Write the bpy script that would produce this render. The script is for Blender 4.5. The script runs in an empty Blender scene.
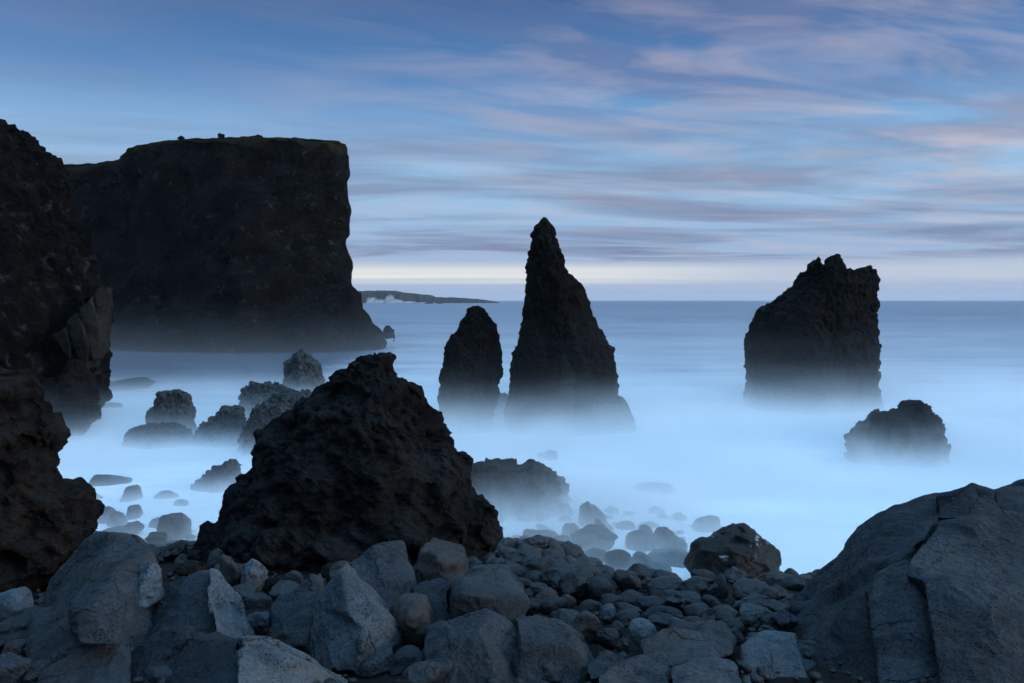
import bpy, bmesh, math, random
import numpy as np
from mathutils import Vector

random.seed(7)
RNG = np.random.default_rng(11)
S = bpy.context.scene
COL = S.collection
W, H = 1024, 683
LENS = 28.0
F = LENS / 36.0 * W
CAM = np.array([0.0, 0.0, 7.0])
HORIZON = 300.0
TH = math.atan((H / 2 - HORIZON) / F)
FWD = np.array([0, math.cos(TH), -math.sin(TH)])
UP = np.array([0, math.sin(TH), math.cos(TH)])
RIGHT = np.array([1.0, 0, 0])


def P(px, py, d):
    """the place in the world, d metres out from the camera, that is seen at a point of the photograph"""
    v = FWD + (px - W / 2) / F * RIGHT + (H / 2 - py) / F * UP
    return CAM + v * (d / v[1])


# ------------------------------------------------------------------ noise
_perm = RNG.permutation(256)
_perm = np.concatenate([_perm, _perm, _perm])
_g = RNG.normal(size=(256, 3))
_g /= np.linalg.norm(_g, axis=1)[:, None]
_j = RNG.random((256, 3))


def _hash(i):
    i = i & 255
    return _perm[_perm[_perm[i[..., 0]] + i[..., 1]] + i[..., 2]]


def pnoise(p):
    i = np.floor(p).astype(np.int64)
    f = p - i
    u = f * f * f * (f * (f * 6 - 15) + 10)
    out = 0
    for dx in (0, 1):
        wx = u[:, 0] if dx else 1 - u[:, 0]
        for dy in (0, 1):
            wy = u[:, 1] if dy else 1 - u[:, 1]
            for dz in (0, 1):
                wz = u[:, 2] if dz else 1 - u[:, 2]
                o = np.array([dx, dy, dz])
                g = _g[_hash(i + o)]
                out = out + wx * wy * wz * np.einsum('ij,ij->i', g, f - o)
    return out * 1.5


def fbm(p, octv=5, gain=0.5, lac=2.03):
    a, s, out = 1.0, 0.0, 0
    for k in range(octv):
        out = out + a * pnoise(p + 17.3 * k)
        p = p * lac
        a *= gain
    return out


def ridged(p, octv=5, gain=0.5, lac=2.07):
    a, out, n = 1.0, 0, 0
    for k in range(octv):
        out = out + a * (1 - 2 * np.abs(pnoise(p + 9.1 * k)) * 1.3)
        n += a
        p = p * lac
        a *= gain
    return out / n - 0.45


def worley(p):
    """distance to nearest and to second nearest cell point"""
    i = np.floor(p).astype(np.int64)
    f = p - i
    d1 = np.full(len(p), 9.0)
    d2 = np.full(len(p), 9.0)
    for dx in (-1, 0, 1):
        for dy in (-1, 0, 1):
            for dz in (-1, 0, 1):
                o = np.array([dx, dy, dz])
                q = o + _j[_hash(i + o)] - f
                d = np.sqrt((q * q).sum(1))
                d2 = np.minimum(d2, np.maximum(d, d1))
                d1 = np.minimum(d1, d)
    return d1, d2


def sstep(a, b, x):
    t = np.clip((x - a) / (b - a), 0, 1)
    return t * t * (3 - 2 * t)


# ------------------------------------------------------------------ mesh helpers
def mk_mesh(name, v, f, smooth=True):
    me = bpy.data.meshes.new(name)
    v = np.asarray(v, dtype=np.float32)
    f = np.asarray(f, dtype=np.int32)
    n = f.shape[1]
    me.vertices.add(len(v))
    me.vertices.foreach_set('co', v.ravel())
    me.loops.add(f.size)
    me.loops.foreach_set('vertex_index', f.ravel())
    me.polygons.add(len(f))
    me.polygons.foreach_set('loop_start', np.arange(0, f.size, n, dtype=np.int32))
    me.polygons.foreach_set('loop_total', np.full(len(f), n, dtype=np.int32))
    me.update(calc_edges=True)
    me.validate()
    if smooth:
        me.polygons.foreach_set('use_smooth', np.ones(len(me.polygons), dtype=bool))
    return me


def vnormals(v, f):
    a, b, c = v[f[:, 0]], v[f[:, 1]], v[f[:, 2]]
    n = np.cross(b - a, c - a)
    if f.shape[1] == 4:
        n = np.cross(v[f[:, 2]] - v[f[:, 0]], v[f[:, 3]] - v[f[:, 1]])
    out = np.zeros_like(v)
    for k in range(f.shape[1]):
        np.add.at(out, f[:, k], n)
    l = np.linalg.norm(out, axis=1)
    l[l == 0] = 1
    return out / l[:, None]


_ico = {}


def ico(n):
    if n not in _ico:
        bm = bmesh.new()
        bmesh.ops.create_icosphere(bm, subdivisions=n, radius=1.0)
        bm.verts.index_update()
        v = np.array([x.co[:] for x in bm.verts])
        f = np.array([[q.index for q in x.verts] for x in bm.faces])
        bm.free()
        _ico[n] = (v / np.linalg.norm(v, axis=1)[:, None], f)
    return _ico[n]


def hull_planes(pts):
    bm = bmesh.new()
    for p in pts:
        bm.verts.new(p)
    bmesh.ops.convex_hull(bm, input=bm.verts)
    bm.normal_update()
    out = []
    c = np.mean(pts, axis=0)
    for fc in bm.faces:
        n = np.array(fc.normal)
        if np.linalg.norm(n) < 0.5 or fc.calc_area() < 1e-6:
            continue
        d = n.dot(np.array(fc.verts[0].co) - c)
        if d < 0:
            n, d = -n, -d
        if d < 0.02:
            d = 0.02
        for m, e, _ in out:
            if m.dot(n) > 0.985 and abs(e - d) < 0.05:
                break
        else:
            out.append((n, d, 0))
    bm.free()
    return c, out


def hull_shape(pts, res=6, p=16, chips=0, cut=0.93, seed=0):
    """a solid with the flat faces of the hull of the points, worn edges and knocked-off corners"""
    pts = np.asarray(pts, dtype=float)
    lo, hi = pts.min(0), pts.max(0)
    sc = np.maximum((hi - lo) / 2, 1e-3)
    q = (pts - (lo + hi) / 2) / sc
    c, pl = hull_planes(q)
    u, f = ico(res)
    acc = np.zeros(len(u))
    for n, d, _ in pl:
        acc += np.maximum(0, u @ n / d) ** p
    rg = np.random.default_rng(int(abs(seed) * 10) + 3)
    for _ in range(chips):
        n = rg.normal(size=3); n /= np.linalg.norm(n)
        d = ((q - c) @ n).max() * rg.uniform(cut, 1.0)
        acc += np.maximum(0, u @ n / max(d, 0.05)) ** p
    r = acc ** (-1.0 / p)
    v = (u * r[:, None] + c) * sc + (lo + hi) / 2
    return v, f


def rough(v, f, seed, amp=0.04, scale=1.5, lump=0.0, lumpscale=2.0, chip=0.0, strata=0.0, fine=0.0, spall=0.0):
    """weathering: broad swells, chips out of the faces, lumps, layers"""
    n = vnormals(v, f)
    o = np.array([seed * 3.17, seed * 1.93, -seed * 2.31])
    d = amp * fbm(v * scale + o, 5, 0.55)
    if chip:
        d1, d2 = worley(v * scale * 1.3 + o + 0.25 * np.stack([pnoise(v * 2 + o)] * 3, 1))
        d -= chip * np.exp(-((d2 - d1) / 0.09) ** 2)
        d += chip * 0.8 * (0.5 - d1)
    if lump:
        w = v + 0.18 / lumpscale * np.stack([pnoise(v * lumpscale * 2 + o), pnoise(v * lumpscale * 2 + o + 40), pnoise(v * lumpscale * 2 + o + 80)], 1)
        d1, d2 = worley(w * lumpscale + o)
        e1, e2 = worley(w * lumpscale * 2.3 + o + 5)
        d += lump * (0.55 - d1) + lump * 0.5 * (0.55 - e1)
    if spall:
        w = v * np.array([1, 1, 1.3]) * scale * 0.8 + 0.1 * pnoise(v * 6 + o)[:, None]
        d += spall * (sstep(-0.04, 0.04, pnoise(w + o)) - 0.5) + 0.6 * spall * (sstep(-0.05, 0.05, pnoise(w * 2.1 - o)) - 0.5)
        e1, e2 = worley(v * scale * 1.6 - o)
        d -= spall * 1.2 * np.maximum(0, 0.34 - e1) / 0.34 * (pnoise(v * scale + 3 * o) > 0.05)
    if strata:
        d += strata * ridged(v * np.array([0.35, 0.35, 2.4]) * scale + o, 4)
    if fine:
        d += fine * ridged(v * scale * 6 + o, 3)
    return v + n * d[:, None]


def facet(v, f, k, seed, tilt=0.22, amount=0.8, limit=0.12, stretch=(1, 1, 1)):
    """fracture planes: every patch of the surface is pressed flat onto a plane of its own, with small steps between patches"""
    rg = np.random.default_rng(seed)
    n = vnormals(v, f)
    w = v * np.array(stretch)
    w = w + 0.06 * np.ptp(w, axis=0).max() / math.sqrt(k) * 6 * np.stack([pnoise(v * 1.7 + seed), pnoise(v * 1.7 + seed + 31), pnoise(v * 1.7 + seed + 67)], 1) * 0.35
    idx = rg.choice(len(v), k, replace=False)
    best = np.full(len(v), 1e9); own = np.zeros(len(v), dtype=int)
    for q, i in enumerate(idx):
        d = ((w - w[i]) ** 2).sum(1)
        m = d < best
        best[m] = d[m]; own[m] = q
    nk = n[idx] + tilt * rg.normal(size=(k, 3))
    nk /= np.linalg.norm(nk, axis=1)[:, None]
    N_ = nk[own]
    h = ((v - v[idx][own]) * N_).sum(1) - limit * 0.5 * rg.normal(size=k)[own]
    h = np.clip(h * amount, -limit, limit)
    v2 = v - N_ * h[:, None]
    # wear down the steps between patches, leave the other edges crisp
    e = np.concatenate([f[:, [0, 1]], f[:, [1, 2]], f[:, [2, 0]]])
    edge = np.zeros(len(v))
    df = own[e[:, 0]] != own[e[:, 1]]
    edge[e[df].ravel()] = 1
    for _ in range(2):
        g = edge.copy()
        np.maximum.at(g, e[:, 0], 0.75 * edge[e[:, 1]]); np.maximum.at(g, e[:, 1], 0.75 * edge[e[:, 0]])
        edge = g
    for _ in range(3):
        s_ = v2.copy(); c_ = np.ones(len(v))
        np.add.at(s_, e[:, 0], v2[e[:, 1]]); np.add.at(c_, e[:, 0], 1)
        np.add.at(s_, e[:, 1], v2[e[:, 0]]); np.add.at(c_, e[:, 1], 1)
        v2 = v2 + (0.8 * edge)[:, None] * (s_ / c_[:, None] - v2)
    return v2


def add(name, v, f, mat, parent=None, origin=None):
    v = np.asarray(v, dtype=float)
    if origin is None:
        origin = np.array([(v[:, 0].min() + v[:, 0].max()) / 2, (v[:, 1].min() + v[:, 1].max()) / 2, v[:, 2].min()])
    me = mk_mesh(name, v - origin, f)
    me.materials.append(mat)
    o = bpy.data.objects.new(name, me)
    COL.objects.link(o)
    if parent is not None:
        o.parent = parent
        o.location = Vector(origin) - parent.location
    else:
        o.location = origin
    return o


def tag(o, label, cat, group=None):
    o['label'] = label
    o['category'] = cat
    if group:
        o['group'] = group
    return o


def thing(name, label, cat, loc, group=None):
    o = bpy.data.objects.new(name, None)
    o.empty_display_size = 0.3
    COL.objects.link(o)
    o.location = loc
    return tag(o, label, cat, group)


# ------------------------------------------------------------------ materials
def nt(mat):
    mat.use_nodes = True
    t = mat.node_tree
    t.nodes.clear()
    return t, t.nodes, t.links


def N(nodes, kind, **kw):
    n = nodes.new(kind)
    for k, v in kw.items():
        if isinstance(k, str) and hasattr(n, k):
            setattr(n, k, v)
    return n


def ramp(nodes, stops, interp='LINEAR'):
    r = nodes.new('ShaderNodeValToRGB')
    r.color_ramp.interpolation = interp
    e = r.color_ramp.elements
    while len(e) < len(stops):
        e.new(0.5)
    for k, (pos, c) in enumerate(stops):
        e[k].position = pos
        e[k].color = (*c, 1) if len(c) == 3 else c
    return r


def math_n(nodes, links, op, a, b=None, clamp=False):
    m = nodes.new('ShaderNodeMath')
    m.operation = op
    m.use_clamp = clamp
    for k, x in enumerate((a, b)):
        if x is None:
            continue
        if isinstance(x, (int, float)):
            m.inputs[k].default_value = x
        else:
            links.new(x, m.inputs[k])
    return m.outputs[0]


def rock_mat(name, dark, mid, light, tint, rough_=0.85, scale=1.0, pits=1.0, bump=1.0, tint_amt=0.5, tint2=None, grain=1.0, gain=1.0, spec=0.18, cracks=False, t2lo=0.55):
    mat = bpy.data.materials.new(name)
    t, n, l = nt(mat)
    out = n.new('ShaderNodeOutputMaterial')
    bs = n.new('ShaderNodeBsdfPrincipled')
    l.new(bs.outputs[0], out.inputs[0])
    dark, mid, light, tint = [tuple(x * gain for x in c) for c in (dark, mid, light, tint)]
    tint2 = tint2 and tuple(x * gain for x in tint2)
    geo = n.new('ShaderNodeNewGeometry')
    oi = n.new('ShaderNodeObjectInfo')
    off = n.new('ShaderNodeVectorMath'); off.operation = 'SCALE'
    off.inputs[0].default_value = (37, 21, 53)
    l.new(oi.outputs['Random'], off.inputs['Scale'])
    ad = n.new('ShaderNodeVectorMath'); ad.operation = 'ADD'
    l.new(geo.outputs['Position'], ad.inputs[0]); l.new(off.outputs[0], ad.inputs[1])
    pos = ad.outputs[0]

    def noise(s, det=6, r=0.6, dist=0.0):
        x = n.new('ShaderNodeTexNoise')
        x.inputs['Scale'].default_value = s * scale
        x.inputs['Detail'].default_value = det
        x.inputs['Roughness'].default_value = r
        x.inputs['Distortion'].default_value = dist
        l.new(pos, x.inputs['Vector'])
        return x.outputs['Fac']
    big = noise(0.9, 8, 0.65, 0.4)
    med = noise(5, 8, 0.7)
    fin = noise(38, 4, 0.7)
    mix = math_n(n, l, 'ADD', math_n(n, l, 'MULTIPLY', big, 0.45), math_n(n, l, 'MULTIPLY', med, 0.3))
    mix = math_n(n, l, 'ADD', mix, math_n(n, l, 'ADD', math_n(n, l, 'MULTIPLY', fin, 0.25 * grain), 0.125 * (1 - grain)))
    cr = ramp(n, [(0.40, dark), (0.50, mid), (0.61, light)])
    l.new(mix, cr.inputs[0])
    col = cr.outputs[0]

    def blend(col, fac, c):
        mx = n.new('ShaderNodeMix'); mx.data_type = 'RGBA'
        l.new(fac, mx.inputs['Factor']); l.new(col, mx.inputs['A'])
        mx.inputs['B'].default_value = (*c, 1)
        return mx.outputs['Result']
    # lichen / iron-stained patches
    pr = ramp(n, [(0.5, (0, 0, 0)), (0.68, (tint_amt,) * 3)])
    l.new(noise(1.7, 8, 0.7, 0.8), pr.inputs[0])
    col = blend(col, pr.outputs[0], tint)
    if tint2:
        pr = ramp(n, [(t2lo, (0, 0, 0)), (t2lo + 0.13, (tint_amt,) * 3)])
        l.new(noise(2.9, 8, 0.75, 1.0), pr.inputs[0])
        col = blend(col, pr.outputs[0], tint2)
    # each stone a little lighter or darker
    crk = None
    if cracks:
        wv = n.new('ShaderNodeTexNoise'); wv.inputs['Scale'].default_value = 2.2; wv.inputs['Detail'].default_value = 4
        l.new(pos, wv.inputs['Vector'])
        wa = n.new('ShaderNodeVectorMath'); wa.operation = 'MULTIPLY_ADD'
        l.new(wv.outputs['Color'], wa.inputs[0]); wa.inputs[1].default_value = (0.5, 0.5, 0.5); l.new(pos, wa.inputs[2])
        ve = n.new('ShaderNodeTexVoronoi'); ve.feature = 'DISTANCE_TO_EDGE'; ve.inputs['Scale'].default_value = 1.5
        l.new(wa.outputs[0], ve.inputs['Vector'])
        cl = ramp(n, [(0.0, (1, 1, 1)), (0.022, (0, 0, 0))]); l.new(ve.outputs['Distance'], cl.inputs[0])
        cg = ramp(n, [(0.47, (0, 0, 0)), (0.58, (1, 1, 1))]); l.new(noise(1.3, 3), cg.inputs[0])
        crk = math_n(n, l, 'MULTIPLY', cl.outputs[0], cg.outputs[0])
        col = blend(col, math_n(n, l, 'MULTIPLY', crk, 0.75), tuple(x * 0.3 for x in dark))
    hv = n.new('ShaderNodeHueSaturation')
    l.new(col, hv.inputs['Color'])
    l.new(math_n(n, l, 'ADD', math_n(n, l, 'MULTIPLY', oi.outputs['Random'], 0.5), 0.75), hv.inputs['Value'])
    col = hv.outputs[0]
    h = math_n(n, l, 'ADD', math_n(n, l, 'MULTIPLY', med, 0.09), math_n(n, l, 'MULTIPLY', fin, 0.016))
    if crk is not None:
        h = math_n(n, l, 'SUBTRACT', h, math_n(n, l, 'MULTIPLY', crk, 0.03))
    if pits:
        vo = n.new('ShaderNodeTexVoronoi')
        vo.inputs['Scale'].default_value = 34 * scale
        vo.inputs['Randomness'].default_value = 1
        l.new(pos, vo.inputs['Vector'])
        pit = ramp(n, [(0.22, (1, 1, 1)), (0.38, (0, 0, 0))])
        l.new(vo.outputs['Distance'], pit.inputs[0])
        gate = ramp(n, [(0.45, (0, 0, 0)), (0.6, (1, 1, 1))])
        l.new(noise(4, 3), gate.inputs[0])
        pf = math_n(n, l, 'MULTIPLY', math_n(n, l, 'MULTIPLY', pit.outputs[0], gate.outputs[0]), pits)
        col = blend(col, math_n(n, l, 'MULTIPLY', pf, 0.8), tuple(x * 0.35 for x in dark))
        h = math_n(n, l, 'SUBTRACT', h, math_n(n, l, 'MULTIPLY', pf, 0.012))
    bu = n.new('ShaderNodeBump')
    bu.inputs['Strength'].default_value = 0.9
    bu.inputs['Distance'].default_value = bump
    l.new(h, bu.inputs['Height'])
    l.new(bu.outputs[0], bs.inputs['Normal'])
    l.new(col, bs.inputs['Base Color'])
    bs.inputs['Roughness'].default_value = rough_
    bs.inputs['Specular IOR Level'].default_value = spec
    return mat


M = {}
M['basalt'] = rock_mat('grey_basalt', (0.0246, 0.0307, 0.0383), (0.0508, 0.0624, 0.0755), (0.0982, 0.1168, 0.1342), (0.105, 0.095, 0.078), tint_amt=0.6, bump=0.8, gain=0.5, cracks=True, grain=1.7)
M['pale'] = rock_mat('pale_pitted_basalt', (0.0451, 0.0554, 0.0671), (0.0818, 0.099, 0.1175), (0.1433, 0.1683, 0.1917), (0.15, 0.135, 0.11), tint_amt=0.6, pits=1.0, bump=0.8, gain=0.62, cracks=True, grain=1.7)
M['blue'] = rock_mat('slate_basalt', (0.0213, 0.0277, 0.036), (0.0409, 0.0525, 0.0671), (0.0696, 0.0871, 0.1079), (0.075, 0.075, 0.07), tint_amt=0.5, bump=0.8, gain=0.47, cracks=True, grain=1.7)
M['cobble'] = rock_mat('beach_cobble', (0.0229, 0.0277, 0.0347), (0.0451, 0.0535, 0.0647), (0.0778, 0.0911, 0.1079), (0.085, 0.062, 0.05), rough_=0.6, pits=0.4, bump=0.35, tint_amt=0.5, gain=0.38)
M['brown'] = rock_mat('brown_cobble', (0.033, 0.031, 0.031), (0.062, 0.057, 0.055), (0.10, 0.092, 0.088), (0.085, 0.066, 0.056), rough_=0.65, pits=0.3, bump=0.35, gain=0.4)
M['wet'] = rock_mat('wet_black_lava', (0.0123, 0.015, 0.0179), (0.0246, 0.029, 0.0336), (0.044, 0.05, 0.0582), (0.04, 0.034, 0.03), rough_=0.42, pits=0.4, bump=0.5, gain=0.32, spec=0.3)
M['foamy'] = rock_mat('foam_streaked_lava', (0.014, 0.015, 0.016), (0.028, 0.029, 0.03), (0.05, 0.05, 0.052), (0.03, 0.031, 0.033), rough_=0.5, pits=0.4, bump=0.5, gain=0.17, spec=0.15)
_t = M['foamy'].node_tree
_bs = next(q for q in _t.nodes if q.type == 'BSDF_PRINCIPLED')
_src = _bs.inputs['Base Color'].links[0].from_socket
_fg = _t.nodes.new('ShaderNodeNewGeometry')
_mp = _t.nodes.new('ShaderNodeMapping'); _mp.inputs['Scale'].default_value = (1.3, 1.3, 6)
_t.links.new(_fg.outputs['Position'], _mp.inputs[0])
_no = _t.nodes.new('ShaderNodeTexNoise'); _no.inputs['Scale'].default_value = 1; _no.inputs['Detail'].default_value = 6; _no.inputs['Roughness'].default_value = 0.65
_t.links.new(_mp.outputs[0], _no.inputs['Vector'])
_r1 = ramp(_t.nodes, [(0.60, (0, 0, 0)), (0.72, (0.6, 0.6, 0.6))]); _t.links.new(_no.outputs['Fac'], _r1.inputs[0])
_sp = _t.nodes.new('ShaderNodeSeparateXYZ'); _t.links.new(_fg.outputs['Position'], _sp.inputs[0])
_r2 = ramp(_t.nodes, [(0.38, (0, 0, 0)), (0.44, (1, 1, 1)), (0.56, (1, 1, 1)), (0.62, (0, 0, 0))])
_t.links.new(math_n(_t.nodes, _t.links, 'DIVIDE', _sp.outputs['Z'], 2.5), _r2.inputs[0])
_mx = _t.nodes.new('ShaderNodeMix'); _mx.data_type = 'RGBA'
_t.links.new(math_n(_t.nodes, _t.links, 'MULTIPLY', _r1.outputs[0], _r2.outputs[0]), _mx.inputs['Factor'])
_t.links.new(_src, _mx.inputs['A']); _mx.inputs['B'].default_value = (0.75, 0.77, 0.8, 1)
_t.links.new(_mx.outputs['Result'], _bs.inputs['Base Color'])
M['lava'] = rock_mat('clinkery_lava', (0.009, 0.0095, 0.0105), (0.026, 0.0265, 0.028), (0.06, 0.06, 0.062), (0.04, 0.034, 0.03), rough_=0.9, bump=1.6, scale=0.9, tint_amt=0.7, gain=0.5, spec=0.05)
M['scoria'] = rock_mat('rusty_scoria', (0.012, 0.012, 0.013), (0.03, 0.029, 0.028), (0.065, 0.06, 0.055), (0.075, 0.041, 0.027), rough_=0.9, bump=1.6, tint_amt=0.7, tint2=(0.045, 0.055, 0.05), gain=0.44, spec=0.05)
M['stack'] = rock_mat('sea_stack_basalt', (0.010, 0.010, 0.011), (0.022, 0.021, 0.021), (0.042, 0.039, 0.037), (0.05, 0.038, 0.03), rough_=0.85, scale=0.35, pits=0, bump=3.0, tint_amt=0.55, gain=0.25, spec=0.05)
M['cliff'] = rock_mat('cliff_tuff', (0.004, 0.004, 0.0045), (0.015, 0.0145, 0.0155), (0.05, 0.047, 0.048), (0.05, 0.04, 0.034), rough_=0.95, scale=0.33, pits=0, bump=6.0, tint_amt=0.8, tint2=(0.30, 0.30, 0.31), t2lo=0.57, gain=0.27, spec=0.05)
M['slab'] = rock_mat('pale_cliff_slab', (0.05, 0.046, 0.04), (0.10, 0.09, 0.08), (0.16, 0.145, 0.125), (0.12, 0.10, 0.08), rough_=0.9, scale=0.6, pits=0, bump=1.5, gain=0.15, spec=0.05)
M['turf'] = rock_mat('dry_turf', (0.018, 0.014, 0.009), (0.04, 0.031, 0.018), (0.07, 0.055, 0.03), (0.05, 0.05, 0.022), rough_=1.0, scale=0.8, pits=0, bump=2.0, gain=0.45, spec=0.05)
M['far'] = rock_mat('far_headland_rock', (0.02, 0.02, 0.02), (0.035, 0.034, 0.032), (0.06, 0.055, 0.05), (0.05, 0.05, 0.03), rough_=1.0, scale=0.02, pits=0, bump=8, gain=0.8)
M['shore'] = rock_mat('shore_shingle', (0.012, 0.012, 0.012), (0.025, 0.025, 0.025), (0.05, 0.048, 0.046), (0.04, 0.03, 0.025), rough_=0.7, bump=1.0, gain=0.5, spec=0.05)


# ------------------------------------------------------------------ shore and sea
def ground(x, y):
    x = np.asarray(x, dtype=float); y = np.asarray(y, dtype=float)
    z = 5.4 - 0.235 * y
    z = np.where(y < 3, 4.7, z)
    z -= 1.25 * sstep(13, 17, y) * sstep(0.8, 3.4, x)
    return z


def ray_ground(px, py):
    for d in np.arange(4.5, 60, 0.05):
        q = P(px, py, d)
        if q[2] <= max(float(ground(q[0], q[1])), 0.0):
            return d
    return 60.0


nx, ny = 220, 200
gx = np.linspace(-26, 26, nx); gy = np.linspace(-6, 34, ny)
X, Y = np.meshgrid(gx, gy)
Z = ground(X, Y)
pp = np.stack([X.ravel(), Y.ravel(), Z.ravel()], 1)
Zd = 0.12 * fbm(pp * 0.8, 4) + 0.10 * (0.5 - worley(pp * 2.4)[0])
pp[:, 2] += Zd - 0.05
idx = np.arange(nx * ny).reshape(ny, nx)
gf = np.stack([idx[:-1, :-1].ravel(), idx[:-1, 1:].ravel(), idx[1:, 1:].ravel(), idx[1:, :-1].ravel()], 1)
shore = add('shore', pp, gf, M['shore'], origin=np.zeros(3))
shore['kind'] = 'structure'


def sea_material():
    mat = bpy.data.materials.new('long_exposure_sea')
    t, n, l = nt(mat)
    out = n.new('ShaderNodeOutputMaterial')
    bs = n.new('ShaderNodeBsdfPrincipled')
    l.new(bs.outputs[0], out.inputs[0])
    geo = n.new('ShaderNodeNewGeometry')
    sep = n.new('ShaderNodeSeparateXYZ')
    l.new(geo.outputs['Position'], sep.inputs[0])
    y = sep.outputs['Y']

    def streak(sx, sy, det, r=0.55):
        mp = n.new('ShaderNodeMapping')
        mp.inputs['Scale'].default_value = (sx, sy, 1)
        l.new(geo.outputs['Position'], mp.inputs[0])
        x = n.new('ShaderNodeTexNoise')
        x.inputs['Scale'].default_value = 1
        x.inputs['Detail'].default_value = det
        x.inputs['Roughness'].default_value = r
        x.inputs['Distortion'].default_value = 0.3
        l.new(mp.outputs[0], x.inputs['Vector'])
        return x.outputs['Fac']
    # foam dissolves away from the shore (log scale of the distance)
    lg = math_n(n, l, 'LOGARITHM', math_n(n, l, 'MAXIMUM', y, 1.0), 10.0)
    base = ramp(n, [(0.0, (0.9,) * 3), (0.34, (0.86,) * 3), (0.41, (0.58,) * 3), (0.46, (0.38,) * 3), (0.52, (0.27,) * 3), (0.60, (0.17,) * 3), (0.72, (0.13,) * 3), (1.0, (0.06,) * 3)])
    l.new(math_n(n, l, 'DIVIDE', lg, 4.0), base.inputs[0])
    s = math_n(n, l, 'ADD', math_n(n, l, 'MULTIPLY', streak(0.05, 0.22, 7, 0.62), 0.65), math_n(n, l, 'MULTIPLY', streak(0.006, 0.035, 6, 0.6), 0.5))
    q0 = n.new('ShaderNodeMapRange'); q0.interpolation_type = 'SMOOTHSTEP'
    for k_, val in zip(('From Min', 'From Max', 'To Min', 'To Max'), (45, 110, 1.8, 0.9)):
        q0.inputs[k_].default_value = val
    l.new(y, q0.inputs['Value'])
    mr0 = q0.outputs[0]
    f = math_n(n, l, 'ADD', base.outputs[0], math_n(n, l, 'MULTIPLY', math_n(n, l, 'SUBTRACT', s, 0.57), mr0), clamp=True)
    def mr(v, a, b, c, d):
        q = n.new('ShaderNodeMapRange'); q.interpolation_type = 'SMOOTHSTEP'
        for k, val in zip(('From Min', 'From Max', 'To Min', 'To Max'), (a, b, c, d)):
            q.inputs[k].default_value = val
        l.new(v, q.inputs['Value'])
        return q.outputs[0]
    lee_reflection = math_n(n, l, 'MULTIPLY', mr(y, 48, 66, 0.0, 1.0), mr(sep.outputs['X'], -14, -22, 0.0, 1.0))  # cliff's dark reflection put into the colour, along with thinner foam in its lee
    lee_reflection = math_n(n, l, 'MULTIPLY', lee_reflection, mr(y, 120, 140, 1.0, 0.0))
    f = math_n(n, l, 'MULTIPLY', f, math_n(n, l, 'SUBTRACT', 1.0, math_n(n, l, 'MULTIPLY', lee_reflection, 0.8)))
    mx = n.new('ShaderNodeMix'); mx.data_type = 'RGBA'
    l.new(f, mx.inputs['Factor'])
    mx.inputs['A'].default_value = (0.012, 0.045, 0.10, 1)
    mx.inputs['B'].default_value = (0.84, 0.86, 0.88, 1)
    l.new(mx.outputs['Result'], bs.inputs['Base Color'])
    rg = math_n(n, l, 'ADD', math_n(n, l, 'MULTIPLY', f, 0.5), 0.3, clamp=True)
    rg = math_n(n, l, 'SUBTRACT', rg, math_n(n, l, 'MULTIPLY', lee_reflection, 0.16))
    l.new(rg, bs.inputs['Roughness'])
    bs.inputs['IOR'].default_value = 1.33
    return mat


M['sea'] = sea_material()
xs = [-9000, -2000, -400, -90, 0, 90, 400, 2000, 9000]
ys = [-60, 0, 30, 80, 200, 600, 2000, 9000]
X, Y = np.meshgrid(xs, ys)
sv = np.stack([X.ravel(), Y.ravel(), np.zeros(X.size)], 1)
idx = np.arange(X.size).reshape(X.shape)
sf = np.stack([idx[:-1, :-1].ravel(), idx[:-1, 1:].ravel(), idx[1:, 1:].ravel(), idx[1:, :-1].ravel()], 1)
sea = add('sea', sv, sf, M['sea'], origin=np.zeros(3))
sea['kind'] = 'structure'


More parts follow.
